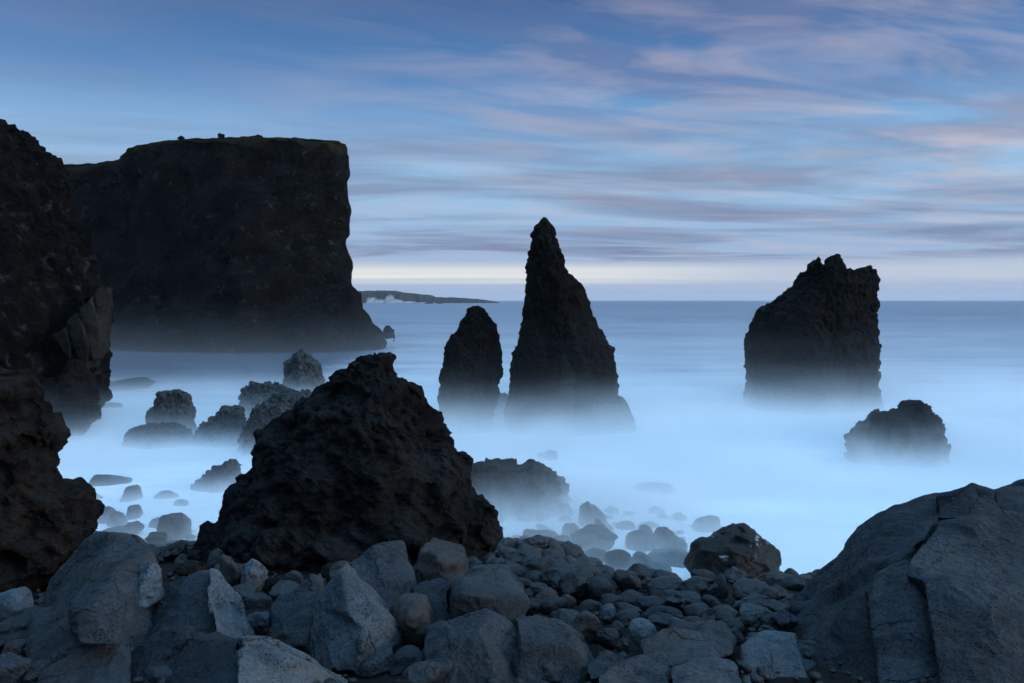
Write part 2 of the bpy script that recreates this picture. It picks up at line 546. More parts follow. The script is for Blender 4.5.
# ------------------------------------------------------------------ standing rocks: rings stacked from foot to tip
def loft(rows, D, ry, seed, nt_=240, nz=170, faces=9, p=10, below=1.0, lean=0.0, depthcurve=None, cap=0):
    """rows: (py, left px, right px) from the top down. Every ring is a faceted plan shape as wide as the rock is there."""
    rows = sorted(rows)
    r_ = np.array(rows, dtype=float)
    rng = np.random.default_rng(seed)
    pys = np.linspace(r_[0, 0], r_[-1, 0], nz)
    xl = np.interp(pys, r_[:, 0], r_[:, 1]); xr = np.interp(pys, r_[:, 0], r_[:, 2])
    ang = np.sort(np.arange(faces) * 2 * math.pi / faces + rng.uniform(-0.28, 0.28, faces))
    dist = rng.uniform(0.82, 1.0, faces)
    th = np.linspace(0, 2 * math.pi, nt_, endpoint=False)
    k = (np.maximum(0, np.cos(th[:, None] - ang[None]) / dist[None]) ** p).sum(1) ** (-1 / p)
    cx, cy = k * np.cos(th), k * np.sin(th)
    cx = np.interp(cx, [cx.min(), cx.max()], [-1, 1])
    cy = cy / np.abs(cy).max()
    V = []
    for q in range(nz):
        a, b = P(xl[q], pys[q], D), P(xr[q], pys[q], D)
        hw = (b[0] - a[0]) / 2
        mid = (a[0] + b[0]) / 2
        w = ry * (depthcurve(q / (nz - 1)) if depthcurve else (0.25 + 0.75 * (q / (nz - 1)) ** 0.6))
        w = min(w, hw * 1.25 + 0.05 * ry)
        V.append(np.stack([mid + hw * cx, D + lean * (1 - q / (nz - 1)) + w * cy, np.full(nt_, a[2])], 1))
    global HW
    HW = np.repeat(np.concatenate([(xr - xl) / 2 * D / F, [(xr[-1] - xl[-1]) / 2 * D / F]]), nt_)
    HW = np.concatenate([HW, HW[:1]])
    if cap:
        r0 = V[0]; c_ = r0.mean(0)
        V = [np.stack([c_[0] + (r0[:, 0] - c_[0]) * k_, c_[1] + (r0[:, 1] - c_[1]) * k_, r0[:, 2]], 1) for k_ in np.linspace(0.02, 1, cap, endpoint=False)] + V
        HW = np.concatenate([np.full(cap * nt_, (xr[0] - xl[0]) / 2 * D / F), HW])
    foot = V[-1].copy()
    foot[:, 2] -= below
    V.append(foot)
    tip = V[0].mean(0) + np.array([0, 0, 0.15 * (V[0][:, 0].max() - V[0][:, 0].min())])
    v = np.concatenate([np.array(V).reshape(-1, 3), tip[None]])
    n = len(V)
    f = []
    for q in range(n - 1):
        i0 = q * nt_; i1 = (q + 1) * nt_
        j = np.arange(nt_); j2 = (j + 1) % nt_
        f.append(np.stack([i0 + j, i1 + j, i1 + j2, i0 + j2], 1))
    f = np.concatenate(f)
    tri = np.stack([np.full(nt_, len(v) - 1), np.arange(nt_), (np.arange(nt_) + 1) % nt_], 1)
    f = np.concatenate([np.stack([f[:, 0], f[:, 1], f[:, 2]], 1), np.stack([f[:, 0], f[:, 2], f[:, 3]], 1), tri])
    return v, f


def stack_rough(v, f, seed, a, spall=0.2, zs=0.45):
    k = int(np.clip(np.ptp(v, axis=0).max() / a * 3.0, 24, 160))
    v = facet(v, f, k, int(seed * 100) + 5, 0.25, 0.8, 0.4 * a * (spall / 0.3), (1, 1, zs)) if len(v) > 200 else v
    n = vnormals(v, f)
    o = np.array([seed * 7.7, seed * 3.1, seed * 1.7])
    s = 1.0 / a
    d = 0.55 * a * fbm(v * s * 0.35 * np.array([1, 1, 0.6]) + o, 6, 0.55)
    d += 0.45 * a * ridged(v * s * 0.8 * np.array([1.3, 1.3, 0.35]) + o, 5, 0.55)
    d1, d2 = worley(v * s * 1.1 * np.array([1, 1, 0.8]) + o + 0.3 * np.stack([pnoise(v * s * 2 + o)] * 3, 1))
    d += 0.32 * a * (0.5 - d1)
    w = v * s * np.array([0.55, 0.55, 0.4]) + 0.12 * pnoise(v * s * 3)[:, None]
    d += spall * a * (sstep(-0.06, 0.06, pnoise(w + o)) - 0.5) + 0.6 * spall * a * (sstep(-0.06, 0.06, pnoise(w * 2.2 - o)) - 0.5)
    d *= np.clip(HW / (2.2 * a), 0.22, 1.0)
    return v + n * d[:, None]


# the tall pinnacle
rows = [(217, 543, 546), (222, 539, 549), (226, 537, 550), (234, 533.5, 552), (243, 532, 558), (254, 531, 563), (264, 530, 567), (273, 527, 567), (281, 526, 576), (285, 526, 582), (293, 526, 585), (312, 526, 592), (325, 523, 598), (336, 520, 604), (345, 517, 610), (351, 513, 614), (371, 512, 616.5), (392, 509, 616.5), (412, 505, 617), (432, 503, 619)]
D = 43.5
t = thing('sea_stack', 'tall needle-shaped black sea stack with a sharp tip, taller of the close pair', 'sea stack', P(560, 431, D))
v, f = loft(rows, D, 2.9, 3, nz=230, faces=7, p=14)
add('pinnacle', stack_rough(v, f, 1, 0.30, 0.28, 0.22), f, M['stack'], t)
v, f = loft([(396, 612, 621), (402, 606, 626), (408, 600, 628), (420, 598, 632), (433, 596, 634)], D - 0.8, 1.6, 9, nt_=120, nz=60)
add('shoulder', stack_rough(v, f, 2, 0.3), f, M['stack'], t)
pts = [P(562, 352, 40.9), P(573, 350, 41.1), P(580, 385, 41.0), P(586, 430, 40.8), P(566, 432, 40.5), P(560, 390, 40.6), P(570, 400, 40.35), P(572, 360, 42.5), P(585, 430, 42.5), P(560, 430, 42.5)]
v, f = hull_shape(pts, 6, 18)
v[:, 1] += 0.45
add('pale_rib', rough(v, f, 4, 0.16, 0.9, strata=0.1), f, M['slab'], t)

rows = [(306, 473, 479), (309, 470, 482), (312, 467, 484), (318, 464, 489), (323, 460, 494), (328, 459, 496.5), (337, 452, 499), (347, 445.5, 501), (367, 445, 501), (370, 442.5, 501), (382, 442, 498.5), (402, 440, 496), (418, 439, 492), (432, 437, 489)]
v, f = loft(rows, 43.2, 2.0, 5, nt_=200, nz=150, faces=8)
tag(add('sea_stack', stack_rough(v, f, 3, 0.20, 0.22, 0.25), f, M['stack']), 'rounded thumb-shaped black sea stack, shorter of the close pair in the mist', 'sea stack')
v, f = loft([(393, 499, 506), (398, 494, 509), (410, 491, 511), (432, 488, 512)], 46.5, 1.2, 8, nt_=90, nz=50)
tag(add('sea_rock', stack_rough(v, f, 4, 0.25), f, M['stack']), 'small misty rock half hidden in the gap between the two close sea stacks', 'rock')

# the broad stack further along
D = 52.0
t = thing('sea_stack', 'broad dark sea stack with a jagged notched crown, standing alone in the sea', 'sea stack', P(812, 414, D))
rows = [(254, 806, 873), (275, 803, 874), (286, 797, 875), (297, 782, 876), (304, 771, 876), (313, 760, 873), (322, 757, 874), (329, 755, 876), (336, 751, 877), (349, 749, 878), (356, 750, 878), (370, 751, 877), (392, 751, 876), (405, 749, 878), (418, 746, 880)]
v, f = loft(rows, D, 3.6, 12, nt_=300, nz=240, faces=8, p=12, depthcurve=lambda q: 0.35 + 0.65 * q ** 0.5, cap=34)
crown = np.array([(800, 276), (804, 273), (807, 266), (811, 262), (817, 261.5), (821, 265), (824, 263), (828, 258.5), (833, 257), (838, 259), (841, 265), (845, 271), (852, 270.5), (859, 271.5), (863, 268.5), (868, 267), (871, 270), (875, 276)])
_px = W / 2 + v[:, 0] / v[:, 1] * F + 2.5 * pnoise(v * 0.9)
_py = np.interp(_px, crown[:, 0], crown[:, 1])
_zt = np.array([P(512, q, D)[2] for q in np.linspace(250, 280, 61)])
_zc = np.interp(_py, np.linspace(250, 280, 61), _zt) - 0.5 * np.abs(v[:, 1] - D) / 3.6 + 0.25 * pnoise(v * 1.7)
v[:, 2] = np.where(v[:, 2] > _zc, _zc + 0.02 * (v[:, 2] - _zc), v[:, 2])
add('body', stack_rough(v, f, 5, 0.27, 0.3, 0.4), f, M['stack'], t)
for (cx, cy, w, h, sd) in ((814, 269, 12, 13, 1), (833, 264, 13, 13, 2)):
    pts = [P(cx + w / 2 * math.cos(a) * q, cy + h * 0.55 * math.sin(a) * q, D + e) for a in np.linspace(0, 6.28, 9)[:-1] + sd for q, e in ((1, 0), (0.7, 1.0), (0.7, -1.0))]
    v, f = hull_shape(pts, 5, 24, chips=5, seed=sd)
    add('crag', rough(v, f, 20 + sd, 0.12, 1.6, spall=0.1), f, M['stack'], t)

rows = [(402, 905, 913), (405, 902, 921), (409, 899, 927), (412, 870, 929), (420, 867, 934), (429, 855, 939), (436, 850, 943), (448, 850, 944), (463, 849, 944)]
v, f = loft(rows, 34.5, 1.6, 21, nt_=220, nz=120, faces=9, below=0.6)
n_ = vnormals(v, f)
v = v - n_ * (0.35 * np.exp(-(((v[:, 0] - P(889, 420, 34.5)[0]) / 0.35) ** 2 + ((v[:, 2] - P(889, 412, 34.5)[2]) / 0.45) ** 2)))[:, None]
tag(add('sea_rock', stack_rough(v, f, 6, 0.28, 0.5), f, M['lava']), 'low craggy sea rock with a saddle top, in front of the broad lone stack', 'rock')


# ------------------------------------------------------------------ cliffs
def cliff(plan, heights, prof, seed, amp, n_s=560, n_t=190, zfoot=-1.0):
    """plan: corner points of the cliff top seen from above, counter-clockwise; prof: how far the wall stands out from it at each share of the height"""
    pl = np.array(plan, dtype=float)
    q = np.concatenate([pl, pl[:1]])
    seg = np.linalg.norm(np.diff(q, axis=0), axis=1)
    cum = np.concatenate([[0], np.cumsum(seg)])
    hq = np.array(list(heights) + [heights[0]])
    s = np.linspace(0, cum[-1], n_s, endpoint=False)
    x = np.interp(s, cum, q[:, 0]); y = np.interp(s, cum, q[:, 1]); hh = np.interp(s, cum, hq)
    for _ in range(6):
        x = (np.roll(x, 1) + x + np.roll(x, -1)) / 3; y = (np.roll(y, 1) + y + np.roll(y, -1)) / 3
    tx, ty = np.roll(x, -1) - np.roll(x, 1), np.roll(y, -1) - np.roll(y, 1)
    L = np.hypot(tx, ty)
    nx_, ny_ = ty / L, -tx / L
    if (nx_ * (x - x.mean()) + ny_ * (y - y.mean())).sum() < 0:
        nx_, ny_ = -nx_, -ny_
    pr = np.array(prof)
    tt = np.linspace(0, 1, n_t)
    off = np.interp(tt, pr[:, 0], pr[:, 1])
    V = []
    for t_, o_ in zip(tt, off):
        V.append(np.stack([x + nx_ * o_, y + ny_ * o_, zfoot + t_ * (hh - zfoot)], 1))
    v = np.array(V).reshape(-1, 3)
    f = []
    j = np.arange(n_s); j2 = (j + 1) % n_s
    for k in range(n_t - 1):
        f.append(np.stack([k * n_s + j, k * n_s + j2, (k + 1) * n_s + j2, (k + 1) * n_s + j], 1))
    f = np.concatenate(f)
    return v, f, (x, y, hh), n_s


def disp(v, f, seed, a, fade=None):
    n = vnormals(v, f)
    o = np.array([seed * 5.1, seed * 2.3, seed * 0.7])
    s = 1.0 / a
    d = 0.9 * a * fbm(v * s * 0.16 * np.array([1, 1, 0.5]) + o, 6, 0.55) + 0.6 * a * ridged(v * s * 0.35 * np.array([1.3, 1.3, 0.4]) + o, 5, 0.58)
    d1, d2 = worley(v * s * 0.5 + o)
    d += 0.4 * a * (0.5 - d1)
    d += 0.05 * a * ridged(v * s * np.array([0.2, 0.2, 1.2]) + o, 4)
    d += 0.5 * a * ridged(v * s * np.array([0.45, 0.45, 0.09]) + 2 * o, 5, 0.55) + 0.18 * a * fbm(v * s * 1.6, 4, 0.6)
    if fade is not None:
        d = d * fade
    return v + n * d[:, None]


plan = [(-23.2, 114), (-35, 150), (-70, 190), (-120, 190), (-120, 122), (-78, 124), (-62.5, 122), (-58, 119), (-55.5, 116), (-48, 112), (-38, 110), (-30, 110.5), (-25, 111)]
zt = lambda py, d: float(P(512, py, d)[2])
hts = [zt(144, 114), 28.0, 26.0, 24.0, 25.0, zt(166, 124), zt(163, 122), zt(158, 119), zt(147.5, 116), zt(140, 112), zt(137, 110), zt(138, 110.5), zt(141, 111)]
prof = [(0, 4.7), (0.06, 4.9), (0.10, 5.2), (0.15, 4.1), (0.25, 2.5), (0.33, 1.3), (0.4, 0.95), (0.55, 0.35), (0.62, -0.15), (0.7, 0.25), (0.8, 0.05), (0.93, -0.15), (1.0, -0.2)]
plan_cw = plan[::-1]; hts_cw = hts[::-1]
v, f, (cx_, cy_, ch_), ns_ = cliff(plan_cw, hts_cw, prof, 1, 1.0)
# outward check: the wall should stand out from the plan
t = thing('sea_cliff', 'high flat-topped dark sea cliff rising from the misty bay, turf along its brow', 'cliff', (-42, 118, 0))
nrm = vnormals(v, f)
cen = v.mean(0)
if (nrm[:, :2] * (v - cen)[:, :2]).sum() < 0:
    f = f[:, ::-1]
zz = (v[:, 2] + 1) / 30.0
f = np.concatenate([f[:, [0, 1, 2]], f[:, [0, 2, 3]]])
v2 = disp(v, f, 2, 1.5, fade=1 - 0.75 * sstep(0.88, 1.0, zz))
_top = v2.reshape(-1, ns_, 3)[-1].copy()
_v3 = facet(v2, f, 420, 95, 0.3, 0.85, 0.75, (1, 1, 0.6))
_v3 = facet(_v3, f, 1500, 96, 0.3, 0.7, 0.35, (1, 1, 0.7))
_fd = (1 - sstep(0.86, 0.97, zz))[:, None]
v2 = v2 * (1 - _fd) + _v3 * _fd
add('rock_face', v2, f, M['cliff'], t)
# turf: rolls over the brow and covers the top
top = v2.reshape(-1, ns_, 3)[-1]
c0 = top.mean(0)
rings = [(0.25, -1.7), (0.30, -0.9), (0.12, -0.3), (-0.45, 0.12), (-1.6, 0.38), (-5, 0.6), (-14, 0.7)]
V = []
tx, ty = np.roll(top[:, 0], -1) - np.roll(top[:, 0], 1), np.roll(top[:, 1], -1) - np.roll(top[:, 1], 1)
L = np.hypot(tx, ty) + 1e-6
nx_, ny_ = ty / L, -tx / L
if (nx_ * (top[:, 0] - c0[0]) + ny_ * (top[:, 1] - c0[1])).sum() < 0:
    nx_, ny_ = -nx_, -ny_
for _ in range(12):
    nx_ = (np.roll(nx_, 1) + nx_ + np.roll(nx_, -1)) / 3; ny_ = (np.roll(ny_, 1) + ny_ + np.roll(ny_, -1)) / 3
hang = 0.7 + 0.9 * fbm(top * 0.25, 4)
for o_, dz in rings:
    k = np.clip(hang, 0.1, 1.6) if dz < 0 else 1
    V.append(np.stack([top[:, 0] + nx_ * o_, top[:, 1] + ny_ * o_, top[:, 2] + dz * k], 1))
V.append(np.stack([c0[0] + 0.3 * (top[:, 0] - c0[0]), c0[1] + 0.3 * (top[:, 1] - c0[1]), top[:, 2] * 0 + top[:, 2].mean() + 0.8], 1))
tv = np.array(V).reshape(-1, 3)
j = np.arange(ns_); j2 = (j + 1) % ns_
tf = np.concatenate([np.stack([k * ns_ + j, k * ns_ + j2, (k + 1) * ns_ + j2, (k + 1) * ns_ + j], 1) for k in range(len(V) - 1)])
nrm = vnormals(tv, tf)
if nrm[:, 2].sum() < 0:
    tf = tf[:, ::-1]; nrm = -nrm
tv = tv + nrm * (0.25 * fbm(tv * 0.7, 5) + 0.12 * fbm(tv * 3, 3))[:, None]
tv = np.concatenate([tv, [[c0[0], c0[1], top[:, 2].mean() + 0.9]]])
tf3 = np.concatenate([tf[:, [0, 1, 2]], tf[:, [0, 2, 3]], np.stack([(len(V) - 1) * ns_ + j, (len(V) - 1) * ns_ + j2, np.full(ns_, len(tv) - 1)], 1)])
add('turf_top', tv, tf3, M['turf'], t)
for px, py, w, h, lab in ((180.5, 137.5, 7, 5, 'small lump of rock on the cliff brow, first from the bay side'), (221, 135.5, 9, 8, 'tallest round lump of rock standing on the cliff brow'), (256, 137, 17, 5, 'long low lump of rock on the cliff brow towards the open sea')):
    d = 113.5
    pts = [P(px + w / 2 * math.cos(a) * q, py + 0.5 - h / 2 * math.sin(a) * q, d + e) for a in np.linspace(0, 6.28, 9)[:-1] for q, e in ((1, 0), (0.7, 0.5), (0.7, -0.5))]
    v, f = hull_shape(pts, 4, 7)
    o = add('rock', rough(v, f, px, 0.25, 1.2), f, M['cliff'])
    tag(o, lab, 'rock')

# low crag at the cliff's seaward foot
v, f = loft([(325.5, 387, 389), (327, 385, 391), (330, 383, 393.5), (336, 382, 394)], 125, 3, 4, nt_=60, nz=30)
tag(add('sea_rock', stack_rough(v, f, 8, 0.4), f, M['stack']), 'small dark rock at the seaward foot of the high cliff', 'rock')

# near headland
D = 44.0
t = thing('headland', 'dark rounded headland falling steeply to the bay in front of the high cliff', 'cliff', P(0, 425, D))
rows = [(118, -120, -40), (122, -150, -15), (125, -160, 0), (130, -170, 15), (137, -175, 25), (150, -180, 37), (163, -185, 52), (190, -190, 66), (230, -195, 76), (262, -198, 86), (290, -200, 92), (320, -200, 93), (350, -200, 93), (380, -202, 92), (400, -204, 96), (415, -206, 88), (432, -210, 80)]
v, f = loft(rows, D, 8.0, 31, nt_=320, nz=230, faces=11, p=9)
add('rock_face', stack_rough(v, f, 9, 0.6), f, M['cliff'], t)
for k, pts in enumerate((
        [(50, 335, 40.6), (62, 328, 40.2), (68, 345, 40.0), (69, 360, 40.2), (60, 350, 40.4), (64, 332, 39.9)],
        [(66, 322, 40.4), (74, 312, 40.2), (82, 330, 39.9), (88, 352, 40.0), (84, 372, 40.2), (74, 356, 40.2), (70, 340, 39.9)],
        [(78, 308, 40.6), (88, 298, 40.5), (96, 318, 40.3), (99, 345, 40.5), (92, 362, 40.4), (86, 335, 40.1)],
        [(94, 294, 41.0), (100, 288, 41.3), (101, 310, 41.1), (98, 332, 40.9), (95, 312, 40.7)])):
    w = np.array([P(*q) for q in pts]); w = w + np.array([-0.12, 0.35, 0]); w = np.concatenate([w, w + np.array([-0.5, 2.2, 0.1])])
    v, f = hull_shape(w, 6, 50, chips=8, cut=0.94, seed=k + 60)
    add('pale_slab', rough(v, f, 60 + k, 0.10, 0.8, spall=0.06), f, M['slab'], t)
for k, pts in enumerate(([P(55, 380, 39.8), P(75, 352, 40.4), P(90, 362, 40.4), P(100, 385, 40.8), P(103, 415, 40.8), P(88, 432, 39.5), P(62, 436, 39), P(50, 420, 39), P(55, 385, 43), P(100, 400, 43), P(80, 430, 43)],)):
    v, f = hull_shape(pts, 6, 10)
    add('foot', rough(v, f, 40 + k, 0.3, 0.6, chip=0.12, strata=0.1), f, M['stack'], t)

# scoria crag close by
D = 12.2
rows = [(352, -80, -41), (366, -90, -18), (374, -95, 4), (383, -100, 18), (395, -104, 27), (402, -106, 33), (411, -108, 38), (421, -110, 37), (427, -111, 44), (435, -112, 48), (446, -113, 46), (460, -114, 46), (470, -115, 48), (479, -116, 51), (484, -118, 57), (491, -120, 65), (501, -122, 76), (515, -124, 85), (526, -125, 87), (541, -126, 85), (552, -127, 80), (562, -128, 74), (582, -130, 60), (606, -132, 44), (640, -134, 34)]
v, f = loft(rows, D, 1.5, 41, nt_=420, nz=330, faces=10, p=8, below=0.8, depthcurve=lambda q: 0.5 + 0.5 * q)
v = facet(v, f, 200, 93, 0.3, 0.85, 0.2)
v = rough(v, f, 5, 0.12, 1.6, lump=0.10, lumpscale=1.6, fine=0.0)
v = facet(v, f, 900, 94, 0.35, 0.8, 0.05)
v = rough(v, f, 6, 0.05, 5, lump=0.02, lumpscale=5, fine=0.0)
tag(add('lava_crag', v, f, M['scoria']), 'rust-stained clinkery lava crag with a stepped edge, facing the black lava cone', 'rock')

# the big clinker cone in the middle
D = 16.0
rows = [(360, 364, 372.0), (363, 350, 381.75), (368, 340, 387.3333333333333), (374, 333, 389.8333333333333), (380, 330, 394.3333333333333), (386, 328, 402.8333333333333), (390, 326, 414.5), (396, 318, 417.0), (404, 307, 417.3333333333333), (412, 299, 423.6666666666667), (419, 292, 430.0833333333333), (434, 274, 436), (443, 254.42, 444), (452, 248.68, 453), (463, 244.22, 463), (469, 244.06, 469), (480, 241.6, 470), (492, 231, 471), (498, 224, 477), (508, 220, 487), (515, 212, 492), (530, 201, 493), (546, 195, 490), (560, 191, 483), (585, 187, 481), (610, 185, 481)]
v, f = loft(rows, D, 2.5, 52, nt_=520, nz=420, faces=10, p=8, below=0.6, lean=0.6, depthcurve=lambda q: 0.22 + 0.78 * q ** 0.8)
v = facet(v, f, 150, 91, 0.3, 0.85, 0.22)
v = rough(v, f, 9, 0.16, 1.2, lump=0.07, lumpscale=1.5, fine=0.0)
v = facet(v, f, 900, 92, 0.35, 0.8, 0.06)
v = rough(v, f, 10, 0.06, 4.5, lump=0.05, lumpscale=4.0, fine=0.0)
tag(add('lava_rock', v, f, M['lava']), 'largest black cone-shaped lava rock with a clinkery lumpy surface on the boulder beach', 'rock')

# ------------------------------------------------------------------ rocks standing in the sea
def sea_rock(rows, d, ry, seed, label, mat='wet', amp=0.2, n=(150, 90), name='sea_rock', below=0.6, p=9, group=None):
    v, f = loft(rows, d, ry, seed, nt_=n[0], nz=n[1], faces=6, p=18, below=below)
    return tag(add(name, stack_rough(v, f, seed * 0.37, amp * 0.72, 0.55), f, M[mat]), label, 'rock', group)


def dsea(py):
    return CAM[2] * F / (py - HORIZON) * 0.998


sea_rock([(350, 300, 303), (354, 297, 307), (359, 292, 313), (365, 286, 318), (376, 285, 320), (394, 284, 322)], 60, 2.0, 61, 'pointed dark sea rock under the high cliff, behind the big lava cone', amp=0.35)
sea_rock([(383, 256, 272), (386, 250, 282), (392, 246, 286), (402, 243, 288), (416, 242, 290)], 48, 1.6, 62, 'blocky dark sea rock in the surf beside the cone, below the pointed one', amp=0.3)
sea_rock([(392, 292, 312), (397, 275, 318), (404, 262, 320), (415, 252, 322), (427, 247, 322), (446, 245, 322)], 37, 1.8, 63, 'long sloping wet rock in the surf tucked against the cone flank', amp=0.3)
sea_rock([(407, 229, 235), (410, 223, 241), (416, 217, 245), (424, 207, 248), (432, 199, 250), (442, 194, 252)], 39, 1.4, 64, 'low peaked dark sea rock between the tall block and the cone', amp=0.28)
sea_rock([(392, 168, 178), (395, 163, 184), (398, 160, 190), (405, 156, 191), (410, 152, 192), (425, 152, 194), (438, 151, 196)], 41.5, 1.3, 65, 'tallest upright blocky rock in the bay, on a low shelf', amp=0.28)
sea_rock([(424, 150, 172), (427, 138, 184), (431, 130, 192), (437, 126, 195), (446, 124, 197)], 38.5, 1.5, 66, 'low smooth shelf of rock at the foot of the upright block', amp=0.15)
sea_rock([(461, 226, 232), (464, 221, 236), (470, 214, 239), (477, 203, 242), (482, 198, 244), (492, 194, 246)], 29.5, 1.0, 67, 'small humped rock in white mist touching the flank of the cone', amp=0.2)
sea_rock([(465, 478, 494), (467, 474, 508), (468, 472, 537), (472, 471, 548), (480, 470, 556), (490, 470, 562), (502, 470, 568), (516, 470, 575)], 26.5, 1.7, 68, 'broad crumbling rock in the mist just behind the cone, nearest the two stacks', mat='lava', amp=0.32, n=(220, 120))
v, f = hull_shape([P(685, 560, 18.6), P(694, 543, 18.6), P(716, 532, 18.9), P(733, 523, 19.2), P(743, 524, 19.3), P(766, 537, 19), P(777, 552, 18.6), P(783, 575, 18.2), P(781, 600, 18), P(740, 602, 17.3), P(700, 590, 17.6), P(690, 575, 18), P(716, 552, 17.6), P(752, 552, 17.5), P(760, 560, 17.5),
                   P(700, 560, 20.3), P(770, 560, 20.3), P(735, 535, 20.2), P(735, 600, 20.3)], 7, 12)
v = facet(v, f, 26, 71, 0.16, 0.85, 0.12)
tag(add('surf_boulder', rough(v, f, 71, 0.06, 1.2, spall=0.03, fine=0.015), f, M['foamy']), 'big round wet boulder streaked white with foam, alone at the edge of the surf', 'boulder')
v, f = hull_shape([P(768, 600, 13.5), P(782, 583, 13.8), P(800, 572, 14), P(818, 567, 14.2), P(832, 570, 14.3), P(840, 600, 14), P(800, 625, 13.2), P(772, 620, 13.2), P(800, 590, 13.1), P(800, 600, 15.2), P(825, 590, 15.4)], 6, 10)
tag(add('boulder', rough(v, f, 72, 0.05, 1.6, chip=0.04), f, M['wet']), 'smooth sloping wet boulder peeping out behind the great grey outcrop', 'boulder')

# small stones that the surf washes over: (px, py of the middle, width, height, label)
surf = [
    (74, 492, 16, 18, 'small misty rock touching the rusty crag in the white surf'),
    (130, 494, 18, 14, 'faint dome of rock in the white surf between crag and cone'),
    (112, 481, 40, 6, 'long flat faint rock awash in the mist between crag and cone'),
    (95, 497, 16, 6, 'tiny faint rock awash beside the rusty crag'),
    (106, 514, 18, 16, 'round misty stone at the surf edge by the rusty crag'),
    (134, 512, 14, 13, 'round misty stone standing free at the surf edge above the leaning slab'),
    (117, 520, 18, 14, 'low misty stone wedged at the surf edge above the leaning slab'),
    (166, 495, 24, 7, 'barely visible rock awash midway between crag and cone'),
    (182, 503, 14, 7, 'barely visible small rock awash close to the cone foot'),
    (157, 523, 12, 10, 'small ghostly stone in the surf above the dark hump'),
    (122, 385, 50, 7, 'flat faint reef awash in the bay below the high cliff'),
    (112, 405, 20, 4, 'thin faint reef awash beside the headland foot'),
    (547, 455, 26, 8, 'faint low rock awash in front of the tall needle stack'),
    (655, 487, 40, 8, 'faint flat rock awash in open white water below the lone stack'),
    (592, 514, 26, 22, 'ghostly round boulder veiled by mist right of the crumbling rock'),
    (604, 531, 22, 20, 'misty boulder behind the dark hump at the surf edge'),
    (573, 532, 24, 14, 'misty low boulder in the surf under the crumbling rock'),
    (542, 539, 38, 16, 'misty broad boulder in the surf under the crumbling rock'),
    (508, 546, 32, 14, 'misty wet boulder in the surf beside the cone base'),
    (501, 503, 18, 18, 'small hump of rock leaning on the crumbling rock behind the cone'),
    (480, 512, 18, 22, 'dark hump pressed against the seaward side of the cone'),
    (637, 541, 24, 18, 'misty boulder, first of three ghostly ones toward the surf boulder'),
    (646, 538, 22, 20, 'misty rounded boulder, middle of three ghostly ones toward the surf boulder'),
    (671, 540, 28, 22, 'misty rounded boulder, last of three ghostly ones before the surf boulder'),
    (705, 524, 28, 14, 'very faint boulder in mist just behind the foam-streaked surf boulder'),
    (671, 557, 46, 14, 'long low wet boulder in the shallows before the surf boulder'),
    (663, 569, 18, 12, 'small reddish wet boulder in the shallows before the surf boulder'),
]

# ------------------------------------------------------------------ boulders: a few shapes, each set down many times
SHAPES = []
for k in range(16):
    rng = np.random.default_rng(100 + k)
    m = 9 + k % 6
    u = rng.normal(size=(m + 8, 3)); u /= np.linalg.norm(u, axis=1)[:, None]
    u *= rng.uniform(0.85, 1.0, (m + 8, 1))
    p = [4.5, 9, 20, 40][k % 4]
    v, f = hull_shape(u, 5, p)
    v = (v - (v.max(0) + v.min(0)) / 2) / ((v.max(0) - v.min(0)) / 2)
    if k % 4:
        v = facet(v, f, 8 + 3 * (k % 4), 500 + k, 0.2, 0.8, 0.10)
    v = rough(v, f, 200 + k, 0.09, 1.1, spall=0.02 * (k % 4), fine=0.012)
    SHAPES.append((v, f))
BM = {}


def boulder_mesh(k, mat):
    if (k, mat) not in BM:
        me = mk_mesh('boulder', *SHAPES[k])
        me.materials.append(M[mat])
        BM[(k, mat)] = me
    return BM[(k, mat)]


PLACED = []


def boulder(cx, cy, w, h, label, mat='cobble', k=None, d=None, group=None, cat='boulder', name='boulder', deep=1.0):
    if d is None:
        d = ray_ground(cx, cy + 0.38 * h)
    c = P(cx, cy, d)
    rx = w * d / F / 2; rz = h * d / F / 2
    ry = max(rx, rz) * random.uniform(0.8, 1.05) * deep
    k = random.randrange(16) if k is None else k
    o = bpy.data.objects.new(name, boulder_mesh(k, mat))
    COL.objects.link(o)
    o.location = c
    o.scale = (rx * 1.05, ry, rz * 1.12)
    o.rotation_euler = (random.uniform(-.15, .15), random.choice((0, math.pi)) + random.uniform(-.12, .12), random.choice((0, math.pi)) + random.uniform(-.3, .3))
    tag(o, label, cat, group)
    PLACED.append((c[0], c[1], max(rx, ry)))
    return o


for cx, cy, w, h, lab in surf:
    boulder(cx, cy + h * 0.5, w, h * 2, lab, 'wet', d=dsea(cy + h * 0.5), k=random.choice((1, 2, 3, 5, 6, 7, 9, 10, 13, 14)), name='surf_stone', cat='rock')

